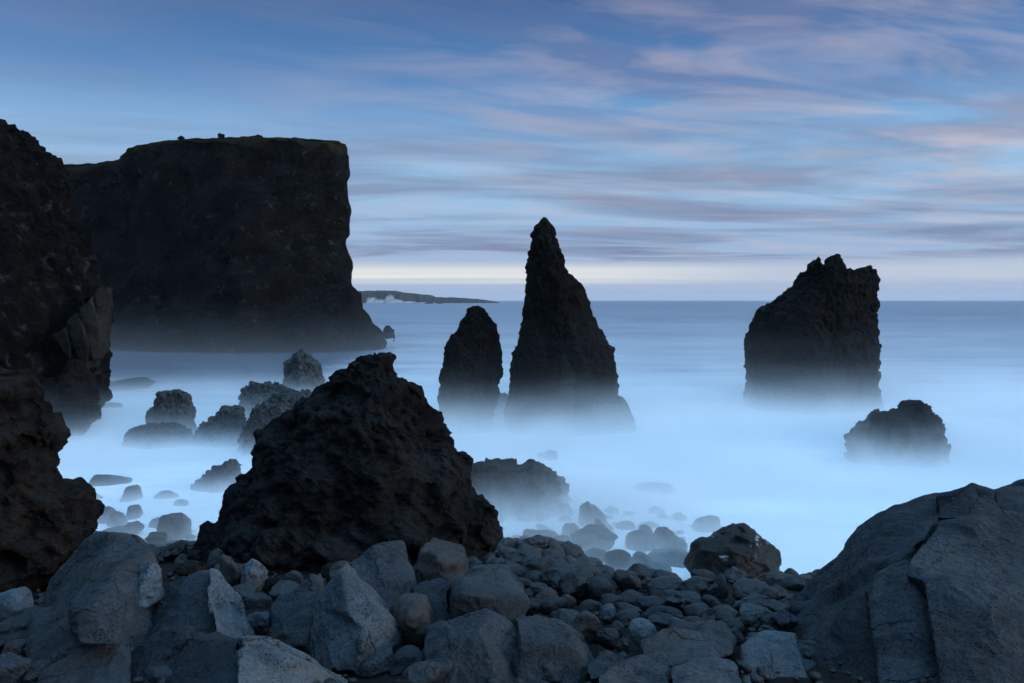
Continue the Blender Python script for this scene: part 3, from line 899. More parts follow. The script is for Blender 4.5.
beach = [
    (591, 540, 44, 22, 'wet', 'dark humped boulder standing highest at the misty surf edge'),
    (536, 546, 27, 17, 'wet', 'dark rounded boulder next along from the highest surf-edge hump, toward the cone'),
    (523, 559, 42, 15, 'wet', 'long flat dark boulder lying near the cone base'),
    (552, 558, 27, 14, 'cobble', 'flat boulder beside the long flat one, toward the sea'),
    (568, 554, 33, 17, 'wet', 'low dark boulder just below the surf-edge hump'),
    (535, 572, 23, 25, 'basalt', 'upright angular boulder with one bright edge, below the long flat boulder'),
    (519, 576, 22, 17, 'cobble', 'round grey boulder touching the upright angular one'),
    (523, 587, 19, 15, 'cobble', 'small round grey stone under the round grey boulder'),
    (566, 582, 48, 27, 'wet', 'broad dark boulder with a ridge, in the middle of the beach'),
    (596, 557, 25, 15, 'wet', 'dark boulder directly under the surf-edge hump'),
    (619, 561, 27, 22, 'brown', 'brown pitted boulder, highest of the brown ones by the surf'),
    (499, 566, 23, 14, 'basalt', 'pale flat stone against the cone base'),
    (475, 567, 14, 12, 'cobble', 'small stone caught between cone and square brown block'),
    (642, 562, 25, 17, 'wet', 'dark boulder touching the highest brown boulder on its seaward side'),
    (645, 573, 28, 15, 'basalt', 'pale-topped boulder below the dark one by the surf'),
    (627, 582, 27, 22, 'brown', 'brown boulder with a pale top, below the highest brown one'),
    (600, 590, 28, 22, 'cobble', 'dark wedge boulder in mid-beach with a slanting edge'),
    (577, 587, 34, 28, 'wet', 'dark blunt boulder beside the ridged one in mid-beach'),
    (665, 590, 38, 22, 'wet', 'black rounded boulder on the shore rim before the surf boulder'),
    (695, 591, 42, 24, 'wet', 'large black rounded boulder nearest the surf boulder on the shore rim'),
    (720, 586, 14, 22, 'basalt', 'small sharp upright stone like a fin, in front of the surf boulder'),
    (651, 604, 26, 13, 'cobble', 'smooth oval stone in the middle of the cobble bank'),
    (682, 600, 42, 19, 'cobble', 'long rounded stone under the black rim boulders'),
    (631, 599, 25, 12, 'cobble', 'flat oval stone beside the smooth oval one'),
    (711, 607, 24, 21, 'cobble', 'tall rounded stone with a brownish flank below the rim'),
    (567, 604, 18, 17, 'brown', 'small brown stone just above the split front blocks'),
    (608, 614, 16, 17, 'pale', 'small pale pointed stone in the cobble bank'),
    (629, 610, 28, 12, 'cobble', 'flat tilted stone above the flat-topped block'),
    (662, 616, 40, 19, 'blue', 'flat-topped square block amid the cobbles'),
    (643, 633, 27, 25, 'pale', 'pale round-topped stone like a loaf, amid the cobbles'),
    (627, 620, 26, 16, 'cobble', 'smooth stone between the pale pointed one and the flat-topped block'),
    (660, 626, 32, 21, 'cobble', 'curved stone under the flat-topped block'),
    (588, 627, 30, 27, 'brown', 'square brown block with a flat top, beside the split front blocks'),
    (608, 640, 22, 20, 'blue', 'dark round stone below the square brown block'),
    (617, 630, 15, 15, 'cobble', 'small dark round stone between brown block and loaf stone'),
    (623, 647, 14, 14, 'cobble', 'small stone at the foot of the loaf stone'),
    (691, 606, 18, 12, 'cobble', 'small oval stone under the long rounded stone'),
    (698, 614, 26, 17, 'cobble', 'rounded stone sloping seaward above the long block'),
    (690, 622, 18, 9, 'blue', 'thin curved stone resting above the long block'),
    (750, 592, 38, 18, 'wet', 'dark rounded stone at the foot of the surf boulder'),
    (767, 600, 22, 22, 'wet', 'dark stone at the rim next to the great grey outcrop'),
    (753, 605, 38, 18, 'cobble', 'broad smooth stone above the pale square stone'),
    (755, 617, 31, 20, 'pale', 'pale square stone standing out above the pitted block'),
    (767, 630, 16, 8, 'brown', 'thin brown stone lying on the pitted block'),
    (730, 627, 25, 14, 'cobble', 'smooth stone between long block and pale square stone'),
    (733, 636, 22, 15, 'cobble', 'smooth stone below it, touching the long block'),
    (743, 625, 15, 14, 'brown', 'small brown stone beside the pale square stone'),
    (696, 627, 28, 14, 'cobble', 'smooth dark stone leaning on the long block'),
    (547, 596, 22, 15, 'brown', 'brownish stone above the split front blocks, toward the cone'),
    (539, 590, 20, 13, 'cobble', 'flat grey stone below the upright angular boulder'),
    (553, 606, 30, 16, 'cobble', 'rounded stone with a pale end just above the split front blocks'),
    (526, 598, 14, 14, 'cobble', 'small stone in the gap beside the big grey block'),
    (532, 607, 16, 16, 'cobble', 'small dark stone above the crack of the front blocks'),
    (612, 602, 22, 13, 'cobble', 'small rounded stone under the dark wedge boulder'),
    (590, 608, 24, 14, 'cobble', 'dark flat stone above the square brown block'),
    (774, 611, 24, 18, 'cobble', 'rounded stone nestled against the low flank of the great outcrop, upper of two'),
    (786, 622, 26, 18, 'blue', 'rounded stone nestled against the low flank of the great outcrop, lower of two'),
    (770, 622, 18, 14, 'cobble', 'small stone between the pale square stone and the great outcrop'),
    (790, 606, 26, 20, 'wet', 'dark wet stone at the point where the great outcrop meets the surf'),
    (778, 596, 22, 16, 'wet', 'black stone at the foot of the surf boulder toward the outcrop'),
    (802, 612, 24, 18, 'blue', 'slate-blue stone half tucked under the great outcrop'),
    (260, 622, 26, 18, 'blue', 'dark stone in the gap between the fin and the dull double block'),
    # by the leaning slab, on the cone's other side
    (175, 526, 27, 27, 'wet', 'dark humped boulder outlined against the white surf, at the cone foot'),
    (177, 552, 32, 22, 'wet', 'black boulder under the hump outlined against the surf'),
    (201, 558, 26, 14, 'lava', 'flat dark stone against the foot of the cone'),
    (150, 558, 18, 22, 'brown', 'reddish stone beside the leaning slab'),
    (157, 538, 18, 12, 'wet', 'small black stone under the surf above the leaning slab'),
    (134, 529, 16, 13, 'wet', 'small black stone perched on top of the leaning slab'),
    (116, 533, 24, 11, 'wet', 'flat black stone lying along the top of the leaning slab'),
    (216, 562, 20, 22, 'basalt', 'angular grey stone above the pale-edged wedge'),
    (233, 575, 26, 34, 'brown', 'brown upright stone behind the pale-edged wedge'),
    (252, 577, 26, 31, 'pale', 'pale egg-shaped boulder standing upright by the cone'),
    (294, 578, 18, 14, 'cobble', 'round pebble-like stone, first of a pair below the cone'),
    (317, 582, 18, 15, 'brown', 'round pebble-like stone, second of a pair below the cone'),
    (285, 590, 28, 11, 'cobble', 'flat stone lying under the pair of round stones'),
    (272, 586, 16, 16, 'lava', 'dark stone next to the egg-shaped boulder'),
    (258, 603, 26, 18, 'blue', 'blue-grey triangular stone between wedge and double block'),
    (240, 594, 34, 18, 'basalt', 'flat grey slab sloping down behind the pale-edged wedge'),
    (190, 570, 30, 16, 'lava', 'dark stone behind the humped front rock'),
    (330, 572, 22, 14, 'lava', 'dark lump at the cone foot behind the front pyramid'),
    # under the scoria crag
    (12, 606, 34, 30, 'pale', 'pale rounded block at the foot of the rusty crag'),
    (34, 622, 40, 26, 'wet', 'black wedge of rock next to the pale rounded block'),
    (16, 650, 26, 18, 'brown', 'tan stone half buried beneath the black wedge'),
    (4, 672, 44, 30, 'blue', 'dark lump of rock in the very corner beside the leaning slab'),
    (36, 645, 26, 16, 'blue', 'small slate-blue stone against the leaning slab'),
    (52, 603, 26, 12, 'blue', 'thin slate-blue stone squeezed under the rusty crag'),
    (58, 590, 14, 10, 'brown', 'small brown stone under the rusty crag'),
    # between the front blocks
    (412, 662, 40, 26, 'blue', 'dark stone deep in the hollow between pyramid and split blocks'),
    (440, 607, 24, 26, 'blue', 'dark stone in shade beside the mossy round boulder'),
    (375, 664, 40, 20, 'blue', 'dark stone in shade under the front pyramid'),
]
for cx, cy, w, h, m, lab in beach:
    boulder(cx, cy, w, h, lab, m)


# ------------------------------------------------------------------ big angular blocks close to the camera
def block(label, pts, mat='basalt', back=0.5, p=18, res=6, amp=0.014, chip=0.010, scale=1.6, seed=None, name='basalt_block', parent=None, lump=0.0, cat='rock', shrink=0.9, chips=3, facets=12, tilt=0.13):
    w = np.array([P(*q) for q in pts])
    c = w.mean(0)
    m = np.array(pts, dtype=float)
    mc = m.mean(0)
    b = np.array([P(mc[0] + (a[0] - mc[0]) * shrink, mc[1] + (a[1] - mc[1]) * shrink, max(a[2], mc[2]) + back) for a in m])
    sd = seed if seed is not None else (pts[0][0] * 0.7 + pts[0][1])
    v, f = hull_shape(np.concatenate([w, b]), res, max(p * 3, 24) if p > 9 else p, chips=chips, cut=0.95, seed=sd)
    v = facet(v, f, facets, int(abs(sd) * 7) + 1, tilt, 0.85, 0.035 * max(1.0, np.ptp(v, axis=0).max() / 1.2)) if facets else v
    v = rough(v, f, sd, amp, scale, spall=chip, lump=lump, fine=0.011)
    o = add(name, v, f, M[mat], parent)
    if label and parent is None:
        tag(o, label, cat)
        PLACED.append((c[0], c[1] + back / 2, 0.5 * (w[:, 0].max() - w[:, 0].min())))
    return o


block('long leaning grey slab beside the rusty crag, its top edged with small black stones',
      [(98, 530, 8.6), (118, 527, 8.7), (140, 533, 8.6), (150, 548, 8.3), (152, 590, 8.0), (130, 640, 7.2), (128, 705, 6.4), (15, 705, 6.3), (45, 610, 7.9), (60, 572, 8.4), (92, 585, 7.5), (62, 690, 6.1)], 'basalt', res=7, amp=0.02, chip=0.012, facets=20, tilt=0.2)
block('pale upright column of rock wedged on the leaning slab', [(133, 566, 7.9), (150, 562, 7.8), (162, 570, 7.8), (163, 595, 7.7), (142, 608, 7.45), (130, 604, 7.5)], 'pale', back=0.25, amp=0.02)
block('flat-topped ledge block jutting from the leaning slab', [(72, 600, 6.55), (108, 591, 6.6), (125, 594, 6.7), (126, 625, 6.5), (80, 640, 6.2), (70, 625, 6.3), (122, 642, 6.3), (75, 606, 6.3)], 'blue', back=0.6, amp=0.02)
t = thing('basalt_block', 'dark humped rock whose pale lit speckled edge runs down like a fin', 'rock', P(195, 660, 7.2))
block(None, [(125, 620, 8.1), (150, 592, 8.1), (203, 575, 7.9), (208, 572, 7.85), (219, 573, 8.0), (255, 646, 7.8), (222, 648, 7.05), (180, 664, 6.95), (130, 658, 7.2), (206, 610, 7.5)], 'blue', p=24, res=7, name='body', parent=t, seed=401)
block(None, [(206, 569, 7.7), (219, 571, 7.9), (240, 605, 7.75), (265, 647, 7.55), (221, 650, 6.75), (212, 605, 7.2)], 'pale', back=0.15, p=24, res=7, name='fin', parent=t, seed=402, chips=6)  # light on this right-hand facet painted in as paler rock than the body
PLACED.append((-2.9, 7.6, 0.55))
t = thing('basalt_block', 'broad lit-topped rock at the bottom edge in front of the finned rock', 'rock', P(240, 683, 6.2))
block(None, [(130, 660, 6.75), (160, 631, 6.85), (200, 630, 6.75), (240, 639, 6.35), (243, 705, 5.6), (200, 705, 5.75), (130, 725, 6.0), (205, 640, 6.6)], 'blue', p=22, res=7, amp=0.035, name='body', parent=t, seed=403)
block(None, [(238, 641, 6.2), (262, 643, 6.5), (305, 663, 6.4), (347, 685, 6.3), (360, 725, 6.1), (244, 720, 5.3), (246, 655, 5.95)], 'pale', back=0.4, p=26, res=7, amp=0.03, name='lit_face', parent=t, seed=404)  # lit right half of the same rock, its brightness put into the colour
PLACED.append((-2.1, 6.4, 0.8))
block('smooth slate-blue slab at the bottom edge leaning on the long grey slab', [(78, 642, 6.6), (118, 620, 6.9), (131, 640, 6.7), (130, 700, 6.0), (25, 705, 5.9), (45, 668, 6.3), (95, 640, 6.5)], 'blue', back=0.5, p=20, res=7, amp=0.03)
block('sharp pyramid-shaped rock with a pale speckled flank in front of the cone',
      [(350, 565, 7.4), (341, 577, 7.2), (318, 602, 7.4), (302, 655, 7.2), (330, 675, 6.6), (352, 673, 6.5), (398, 643, 6.95), (404, 628, 7.15), (372, 585, 7.5), (358, 645, 6.55), (376, 612, 6.95)], 'pale', p=26, res=7)
block('dull upright block pressed against the pyramid-shaped rock', [(283, 594, 7.7), (310, 592, 7.7), (322, 605, 7.5), (322, 662, 7.1), (275, 652, 7.15), (270, 612, 7.5), (300, 640, 7.0)], 'basalt', p=18)
block('tall ribbed slate-blue slab leaning on the cone behind the pyramid', [(352, 562, 8.6), (376, 547, 8.8), (405, 543, 9.0), (416, 592, 8.6), (400, 612, 8.2), (358, 610, 8.2), (378, 605, 8.05), (398, 575, 8.6)], 'blue', p=20)
block('mossy rounded boulder beside the pyramid-shaped rock', [(395, 600, 7.3), (415, 591, 7.4), (430, 598, 7.3), (435, 625, 7.15), (425, 646, 7.0), (398, 644, 7.0), (388, 620, 7.2), (410, 618, 6.85)], 'brown', p=7, amp=0.05, lump=0.05, facets=0, name='boulder', cat='boulder')
block('large two-tiered grey block above the split front blocks', [(450, 588, 7.9), (478, 568, 8.8), (505, 567, 9.0), (524, 580, 8.7), (527, 600, 8.2), (516, 624, 7.7), (449, 618, 7.5), (456, 593, 7.45), (500, 593, 7.55), (516, 602, 7.7)], 'basalt', p=16)
block('square front block with a slanting top, toward the cone, of the split pair', [(430, 632, 6.9), (470, 612, 7.2), (486, 612, 7.3), (513, 625, 7.0), (513, 705, 6.2), (425, 705, 6.1), (428, 660, 6.45), (452, 638, 6.55), (482, 630, 6.6)], 'basalt', p=24, res=7)
block('square front block with a flat face, toward the sea, of the split pair', [(517, 616, 7.15), (560, 622, 7.25), (575, 631, 7.2), (592, 660, 6.9), (596, 705, 6.3), (516, 705, 6.2), (521, 632, 6.6), (568, 640, 6.65)], 'basalt', p=26, res=7)
block('square reddish-brown block standing against the cone base', [(418, 552, 9.6), (430, 540, 10), (462, 547, 9.9), (470, 575, 9.4), (470, 605, 9), (415, 605, 9), (436, 558, 9.2)], 'brown', p=16, amp=0.05)
block('dark block in shade below the reddish-brown square one', [(408, 590, 8.6), (440, 580, 8.7), (452, 590, 8.5), (452, 640, 7.6), (425, 645, 7.5), (425, 600, 8.2)], 'blue', p=14)
block('long low grey block lying across the cobble bank above the bottom edge', [(640, 645, 6.85), (655, 633, 7.15), (700, 625, 7.45), (714, 622, 7.45), (733, 640, 7.25), (731, 656, 6.75), (712, 652, 6.5), (650, 668, 6.25), (638, 664, 6.45)], 'basalt', p=22)
block('pitted square block next to the great grey outcrop', [(747, 642, 7.4), (770, 634, 7.7), (795, 636, 7.7), (801, 660, 7.2), (802, 712, 6.1), (736, 712, 6.0), (741, 660, 6.8), (754, 645, 7.0), (790, 648, 7.0)], 'pale', p=22)
block('narrow pillar-like block squeezed between pitted block and great outcrop', [(799, 645, 7.35), (815, 642, 7.5), (820, 655, 7.3), (824, 705, 6.5), (797, 705, 6.4)], 'basalt', back=0.3, p=20)
block('blue-faced slab lying beside the split front blocks', [(585, 661, 6.5), (608, 652, 6.85), (627, 660, 6.75), (626, 672, 6.35), (592, 684, 6.0)], 'blue', back=0.3, p=18)
block('low weathered block under the loaf stone at the bottom edge', [(598, 672, 6.1), (636, 661, 6.45), (662, 654, 6.65), (674, 667, 6.35), (670, 705, 5.65), (596, 705, 5.55)], 'basalt', back=0.4, p=16)
block('speckled blue-grey block at the bottom edge below the long low block', [(674, 668, 6.2), (700, 657, 6.5), (735, 662, 6.3), (742, 705, 5.7), (668, 705, 5.6)], 'pale', back=0.4, p=16)

# the great outcrop: jointed blocks, its shaded left side put in as darker rock
t = thing('basalt_outcrop', 'great jointed grey outcrop with a dark shaded side, sloping up from the cobble bank', 'rock', P(930, 690, 8.0))
block(None, [(770, 645, 8.9), (803, 594, 9.7), (868, 535, 10.1), (905, 512, 10.1), (943, 499, 9.9), (1070, 488, 9.5), (1120, 720, 8), (812, 665, 7.6), (838, 625, 7.35), (925, 535, 7.9), (780, 700, 8.0)], 'blue', back=1.5, p=22, res=8, amp=0.03, chip=0.008, scale=2.6, name='shaded_side', parent=t, seed=301, chips=16, facets=18, tilt=0.1)
block(None, [(935, 530, 7.65), (990, 517, 7.8), (1022, 520, 7.7), (1070, 545, 7.4), (1090, 725, 5.9), (940, 725, 5.9), (914, 564, 7.0), (1000, 620, 6.4)], 'basalt', back=1.2, p=30, res=8, amp=0.016, chip=0.006, name='face_block', parent=t, seed=302, facets=9, tilt=0.06)
block(None, [(872, 579, 7.35), (909, 560, 7.15), (917, 582, 7.0), (942, 642, 6.5), (945, 725, 5.95), (882, 725, 5.95), (874, 620, 6.8)], 'basalt', back=1.0, p=30, res=7, amp=0.016, chip=0.006, name='face_block', parent=t, seed=303, facets=6, tilt=0.06)
block(None, [(818, 655, 7.3), (864, 588, 7.5), (872, 600, 7.25), (884, 725, 6.1), (815, 725, 6.4)], 'blue', back=0.9, p=20, res=6, amp=0.04, name='face_block', parent=t, seed=304)
block(None, [(938, 503, 8.7), (955, 491, 8.8), (970, 484, 8.8), (990, 491, 8.7), (1004, 517, 8.15), (985, 524, 7.95), (938, 524, 8.2)], 'blue', back=0.9, p=16, res=6, name='cap_block', parent=t, seed=305)
block(None, [(994, 490, 8.7), (1010, 484, 8.8), (1070, 476, 8.8), (1070, 535, 8), (1006, 521, 8.1)], 'blue', back=0.9, p=18, res=6, name='cap_block', parent=t, seed=306)

# ------------------------------------------------------------------ smaller stones that fill the bank
rng = np.random.default_rng(5)
cnt = 0
tries = 0
zone_label = [
    ('small dark cobble wedged among the larger boulders of the bank above the surf', 'cobbles wedged between the boulders of the bank'),
    ('small dark stone among the rubble around the leaning slab and cone foot', 'stones in the rubble at the cone foot'),
]
while cnt < 170 and tries < 20000:
    tries += 1
    y = 6.3 + 20 * rng.random() ** 1.1
    x = (rng.random() - 0.5) * 2 * (1.2 + 0.5 * y)
    px = 512 + x / y * F
    if not (0 < px < 800):
        continue
    r = rng.uniform(0.13, 0.28) * (0.7 + 0.03 * y)
    if any((x - a) ** 2 + (y - b) ** 2 < (r * 0.9 + c * 0.62) ** 2 for a, b, c in PLACED):
        continue
    z = float(ground(x, y))
    if z < -0.2:
        continue
    k = rng.integers(16)
    m = ['cobble', 'cobble', 'wet', 'brown', 'basalt'][rng.integers(5)] if y < 15 else 'wet'
    o = bpy.data.objects.new('cobble', boulder_mesh(int(k), m))
    COL.objects.link(o)
    o.location = (x, y, z + r * 0.25)
    o.scale = (r, r * rng.uniform(0.7, 1), r * rng.uniform(0.5, 0.8))
    o.rotation_euler = (rng.uniform(-.3, .3), rng.uniform(-.3, .3), rng.uniform(0, 6.28))
    lab, g = zone_label[0 if px > 470 else 1]
    tag(o, lab, 'cobble', g)
    PLACED.append((x, y, r))
    cnt += 1

cnt = 0; tries = 0
while cnt < 85 and tries < 20000:
    tries += 1
    y = rng.uniform(14.5, 26); x = rng.uniform(-0.6, 6.2)
    r = rng.uniform(0.16, 0.42)
    if any((x - a) ** 2 + (y - b) ** 2 < (r * 0.8 + c * 0.55) ** 2 for a, b, c in PLACED):
        continue
    z = max(float(ground(x, y)), -0.12)
    o = bpy.data.objects.new('cobble', boulder_mesh(int(rng.integers(16)), 'wet'))
    COL.objects.link(o)
    o.location = (x, y, z + r * 0.12)
    o.scale = (r, r * rng.uniform(0.7, 1), r * rng.uniform(0.5, 0.75))
    o.rotation_euler = (rng.uniform(-.3, .3), rng.uniform(-.3, .3), rng.uniform(0, 6.28))
    tag(o, 'wet black cobble in the mist at the edge of the surf', 'cobble', 'wet cobbles at the edge of the surf')
    PLACED.append((x, y, r))
    cnt += 1

# shingle between the stones: nobody could count it
n_sh = 1800
u, uf = ico(2)
VV, FF = [], []
q = 0
for k in range(n_sh):
    y = 5.5 + 20 * rng.random() ** 1.2
    x = (rng.random() - 0.5) * 2 * (1.5 + 0.55 * y)
    r = rng.uniform(0.02, 0.065) * (0.8 + 0.02 * y)
    z = float(ground(x, y))
    s = np.array([r, r * rng.uniform(.7, 1), r * rng.uniform(.5, .8)])
    a = rng.uniform(0, 6.28)
    w = u * s * (1 + 0.18 * rng.normal(size=(len(u), 1)) * 0.5)
    w = np.stack([w[:, 0] * math.cos(a) - w[:, 1] * math.sin(a), w[:, 0] * math.sin(a) + w[:, 1] * math.cos(a), w[:, 2]], 1)
    VV.append(w + np.array([x, y, z + r * 0.2])); FF.append(uf + q); q += len(u)
o = add('shingle', np.concatenate(VV), np.concatenate(FF), M['wet'], origin=np.zeros(3))
o['kind'] = 'stuff'
tag(o, 'dark shingle filling the gaps between the boulders of the beach', 'shingle')

# ------------------------------------------------------------------ far headland
D = 1850.0
prof_ = [(330, 289), (352, 291), (367, 291), (380, 290.6), (394, 290.6), (400, 292.4), (414, 293.5), (428, 295), (431, 297.2), (446, 297.4), (461, 297.8), (472, 298.6), (480, 299.2), (490, 300.8), (499, 303.0)]
pr = np.array(prof_)
xs_ = np.linspace(330, 499, 260)
tops = np.interp(xs_, pr[:, 0], pr[:, 1])
V = []
for px, py in zip(xs_, tops):
    a = P(px, py, D)
    h = max(a[2] + 1.3 * float(fbm(np.array([[px * 0.35, 3.3, 1.1]]), 4)[0]), 0.2)
    x = a[0]
    for dy, dz in ((-60, -2), (-42, h * 0.45), (-30, h * 0.85), (-18, h), (60, h * 0.98), (140, h * 0.9), (200, -2)):
        V.append((x, D + dy + 12 * float(fbm(np.array([[px * 0.3, dy * 0.03, 7.0]]), 3)[0]), dz))
V = np.array(V)
idx = np.arange(len(V)).reshape(-1, 7)
hf = np.stack([idx[:-1, :-1].ravel(), idx[1:, :-1].ravel(), idx[1:, 1:].ravel(), idx[:-1, 1:].ravel()], 1)
tag(add('far_headland', V, hf, M['far']), 'low dark headland on the horizon behind the high cliff, tapering out to sea', 'headland')
for px, w, h, lab in ((429, 11, 4.0, 'tiny islet off the far headland, larger of two specks'), (440, 6, 2.6, 'tiny islet off the far headland, smaller of two specks')):
    d = 1500.0
    pts = [P(px + w / 2 * math.cos(a) * q, 304 - h / 2 * math.sin(a) * q, d + e) for a in np.linspace(0, 6.28, 9)[:-1] for q, e in ((1, 0), (0.7, 9), (0.7, -9))]
    v, f = hull_shape(pts, 4, 8)
    tag(add('islet', rough(v, f, px, 1.5, 0.1), f, M['far']), lab, 'rock')


def spray_mat():
    m = bpy.data.materials.new('surf_spray')
    t, n, l = nt(m)
    out = n.new('ShaderNodeOutputMaterial')
    pv = n.new('ShaderNodeVolumePrincipled')
    pv.inputs['Color'].default_value = (0.95, 0.96, 0.98, 1)
    pv.inputs['Density'].default_value = 0.035
    l.new(pv.outputs[0], out.inputs['Volume'])
    return m


# surf bursting on the far headland
M['spray'] = spray_mat()
VV, FF, q = [], [], 0
u, uf = ico(4)
for px, w, top in ((372, 14, 297), (380, 16, 299), (390, 12, 294.5), (396, 18, 299), (408, 22, 301.2), (424, 24, 302.2)):
    d = 1760
    a, b = P(px - w / 2, 305, d), P(px + w / 2, top, d)
    h = b[2]
    c = np.array([(a[0] + b[0]) / 2, d, 0])
    w_ = u * np.array([(b[0] - a[0]) / 2, 12, h])
    w_ = w_ * (1 + 0.25 * fbm(u * 2 + px, 4))[:, None]
    VV.append(w_ + c); FF.append(uf + q); q += len(u)
o = add('surf_spray', np.concatenate(VV), np.concatenate(FF), M['spray'], origin=np.zeros(3))
o['kind'] = 'stuff'
tag(o, 'white surf bursting along the foot of the far headland', 'spray')


# ------------------------------------------------------------------ mist that lies on the sea
def mist_mat():
    m = bpy.data.materials.new('sea_mist')
    t, n, l = nt(m)
    out = n.new('ShaderNodeOutputMaterial')
    pv = n.new('ShaderNodeVolumePrincipled')
    pv.inputs['Color'].default_value = (0.89, 0.955, 1.0, 1)
    l.new(pv.outputs[0], out.inputs['Volume'])
    geo = n.new('ShaderNodeNewGeometry')
    sep = n.new('ShaderNodeSeparateXYZ')
    l.new(geo.outputs['Position'], sep.inputs[0])
    x, y, z = sep.outputs
    mp = n.new('ShaderNodeMapping')
    mp.inputs['Scale'].default_value = (0.07, 0.14, 0.35)
    l.new(geo.outputs['Position'], mp.inputs[0])
    no = n.new('ShaderNodeTexNoise')
    no.inputs['Scale'].default_value = 1
    no.inputs['Detail'].default_value = 3
    l.new(mp.outputs[0], no.inputs['Vector'])
    def mr(v, a, b, c, d):
        q = n.new('ShaderNodeMapRange'); q.interpolation_type = 'SMOOTHSTEP'
        for k, val in zip(('From Min', 'From Max', 'To Min', 'To Max'), (a, b, c, d)):
            q.inputs[k].default_value = val
        l.new(v, q.inputs['Value'])
        return q.outputs[0]

    def layer(hs):
        return math_n(n, l, 'POWER', 2.71828, math_n(n, l, 'MULTIPLY', math_n(n, l, 'DIVIDE', math_n(n, l, 'MAXIMUM', z, 0.0), hs), -1.0))
    wob = math_n(n, l, 'ADD', math_n(n, l, 'MULTIPLY', no.outputs['Fac'], 1.4), 0.25)
    hs = math_n(n, l, 'MULTIPLY', math_n(n, l, 'MULTIPLY', wob, mr(y, 26, 42, 0.42, 0.8)), mr(x, -12, -5, 0.55, 1.0))
    near = math_n(n, l, 'MULTIPLY', math_n(n, l, 'MULTIPLY', layer(hs), mr(y, 15, 27, 0.0, 1.0)), mr(y, 30, 45, 1.7, 0.6))
    edge = math_n(n, l, 'ADD', 44.0, math_n(n, l, 'MULTIPLY', no.outputs['Fac'], 14.0))
    near = math_n(n, l, 'MULTIPLY', near, mr(math_n(n, l, 'SUBTRACT', y, edge), -18, 26, 1.0, 0.0))
    pm = n.new('ShaderNodeMapping'); pm.inputs['Scale'].default_value = (0.07, 0.16, 0.1); pm.inputs['Rotation'].default_value = (0, 0, 0.5)
    l.new(geo.outputs['Position'], pm.inputs[0])
    patch = n.new('ShaderNodeTexNoise'); patch.inputs['Scale'].default_value = 1; patch.inputs['Detail'].default_value = 4; patch.inputs['Distortion'].default_value = 1.2
    l.new(pm.outputs[0], patch.inputs['Vector'])
    near = math_n(n, l, 'MULTIPLY', near, mr(patch.outputs['Fac'], 0.36, 0.62, 0.2, 1.4))
    far = math_n(n, l, 'MULTIPLY', math_n(n, l, 'MULTIPLY', layer(2.4), mr(y, 50, 90, 0.0, 0.006)), math_n(n, l, 'MULTIPLY', mr(y, 120, 150, 1.0, 0.0), mr(z, 2.0, 8.0, 1.0, 0.0)))
    l.new(math_n(n, l, 'ADD', near, far), pv.inputs['Density'])
    return m


M['mist'] = mist_mat()


def box(name, lo, hi, mat):
    v = [(x, y, z) for z in (lo[2], hi[2]) for y in (lo[1], hi[1]) for x in (lo[0], hi[0])]
    f = [(0, 2, 3, 1), (4, 5, 7, 6), (0, 1, 5, 4), (2, 6, 7, 3), (0, 4, 6, 2), (1, 3, 7, 5)]
    me = mk_mesh(name, v, f, smooth=False)
    me.materials.append(mat)
    o = bpy.data.objects.new(name, me)
    COL.objects.link(o)
    return o


o = box('sea_mist', (-80, 11, -0.35), (70, 155, 8.5), M['mist'])
o['kind'] = 'stuff'
tag(o, 'pale drifting mist lying low over the sea around the rocks', 'mist')

hm = bpy.data.materials.new('haze')
t_, n_, l_ = nt(hm)
out = n_.new('ShaderNodeOutputMaterial')
pv = n_.new('ShaderNodeVolumePrincipled')
pv.inputs['Color'].default_value = (0.9, 0.95, 1.0, 1)
pv.inputs['Density'].default_value = 0.00006
l_.new(pv.outputs[0], out.inputs['Volume'])
o = box('haze', (-9100, -200, -4.0), (9100, 9200, 60), hm)
o['kind'] = 'stuff'
tag(o, 'thin blue evening haze over the whole coast', 'haze')

# ------------------------------------------------------------------ sky
SUN_EL, SUN_AZ = math.radians(14), math.radians(104)      # azimuth from +Y (straight ahead) towards +X
wd = bpy.data.worlds.new('World')
S.world = wd
wd.use_nodes = True
t, n, l = wd.node_tree, wd.node_tree.nodes, wd.node_tree.links
n.clear()
out = n.new('ShaderNodeOutputWorld')
bg = n.new('ShaderNodeBackground')
l.new(bg.outputs[0], out.inputs[0])
tc = n.new('ShaderNodeTexCoord')
sep = n.new('ShaderNodeSeparateXYZ')
l.new(tc.outputs['Generated'], sep.inputs[0])
dx, dy, dz = sep.outputs
el = math_n(n, l, 'MULTIPLY', math_n(n, l, 'ARCSINE', dz), 180 / math.pi)   # elevation in degrees
e40 = math_n(n, l, 'DIVIDE', el, 90.0, clamp=True)


def srgb(r, g, b):
    return tuple((c / 255 / 12.92) if c / 255 <= 0.04045 else ((c / 255 + 0.055) / 1.055) ** 2.4 for c in (r, g, b))


E = lambda deg: deg / 90.0
clear = ramp(n, [(0.0, srgb(150, 170, 205)), (E(1.5), srgb(172, 188, 214)), (E(4), srgb(150, 178, 214)), (E(8), srgb(156, 194, 228)), (E(11), srgb(136, 180, 222)), (E(15), srgb(88, 134, 188)), (E(21), srgb(54, 91, 144)), (E(30), (0.10, 0.2, 0.42)), (E(48), (0.66, 1.30, 2.02)), (1.0, (0.96, 1.88, 2.8))])  # overhead part, out of view, brightened to light the foam and rocks
l.new(e40, clear.inputs[0])

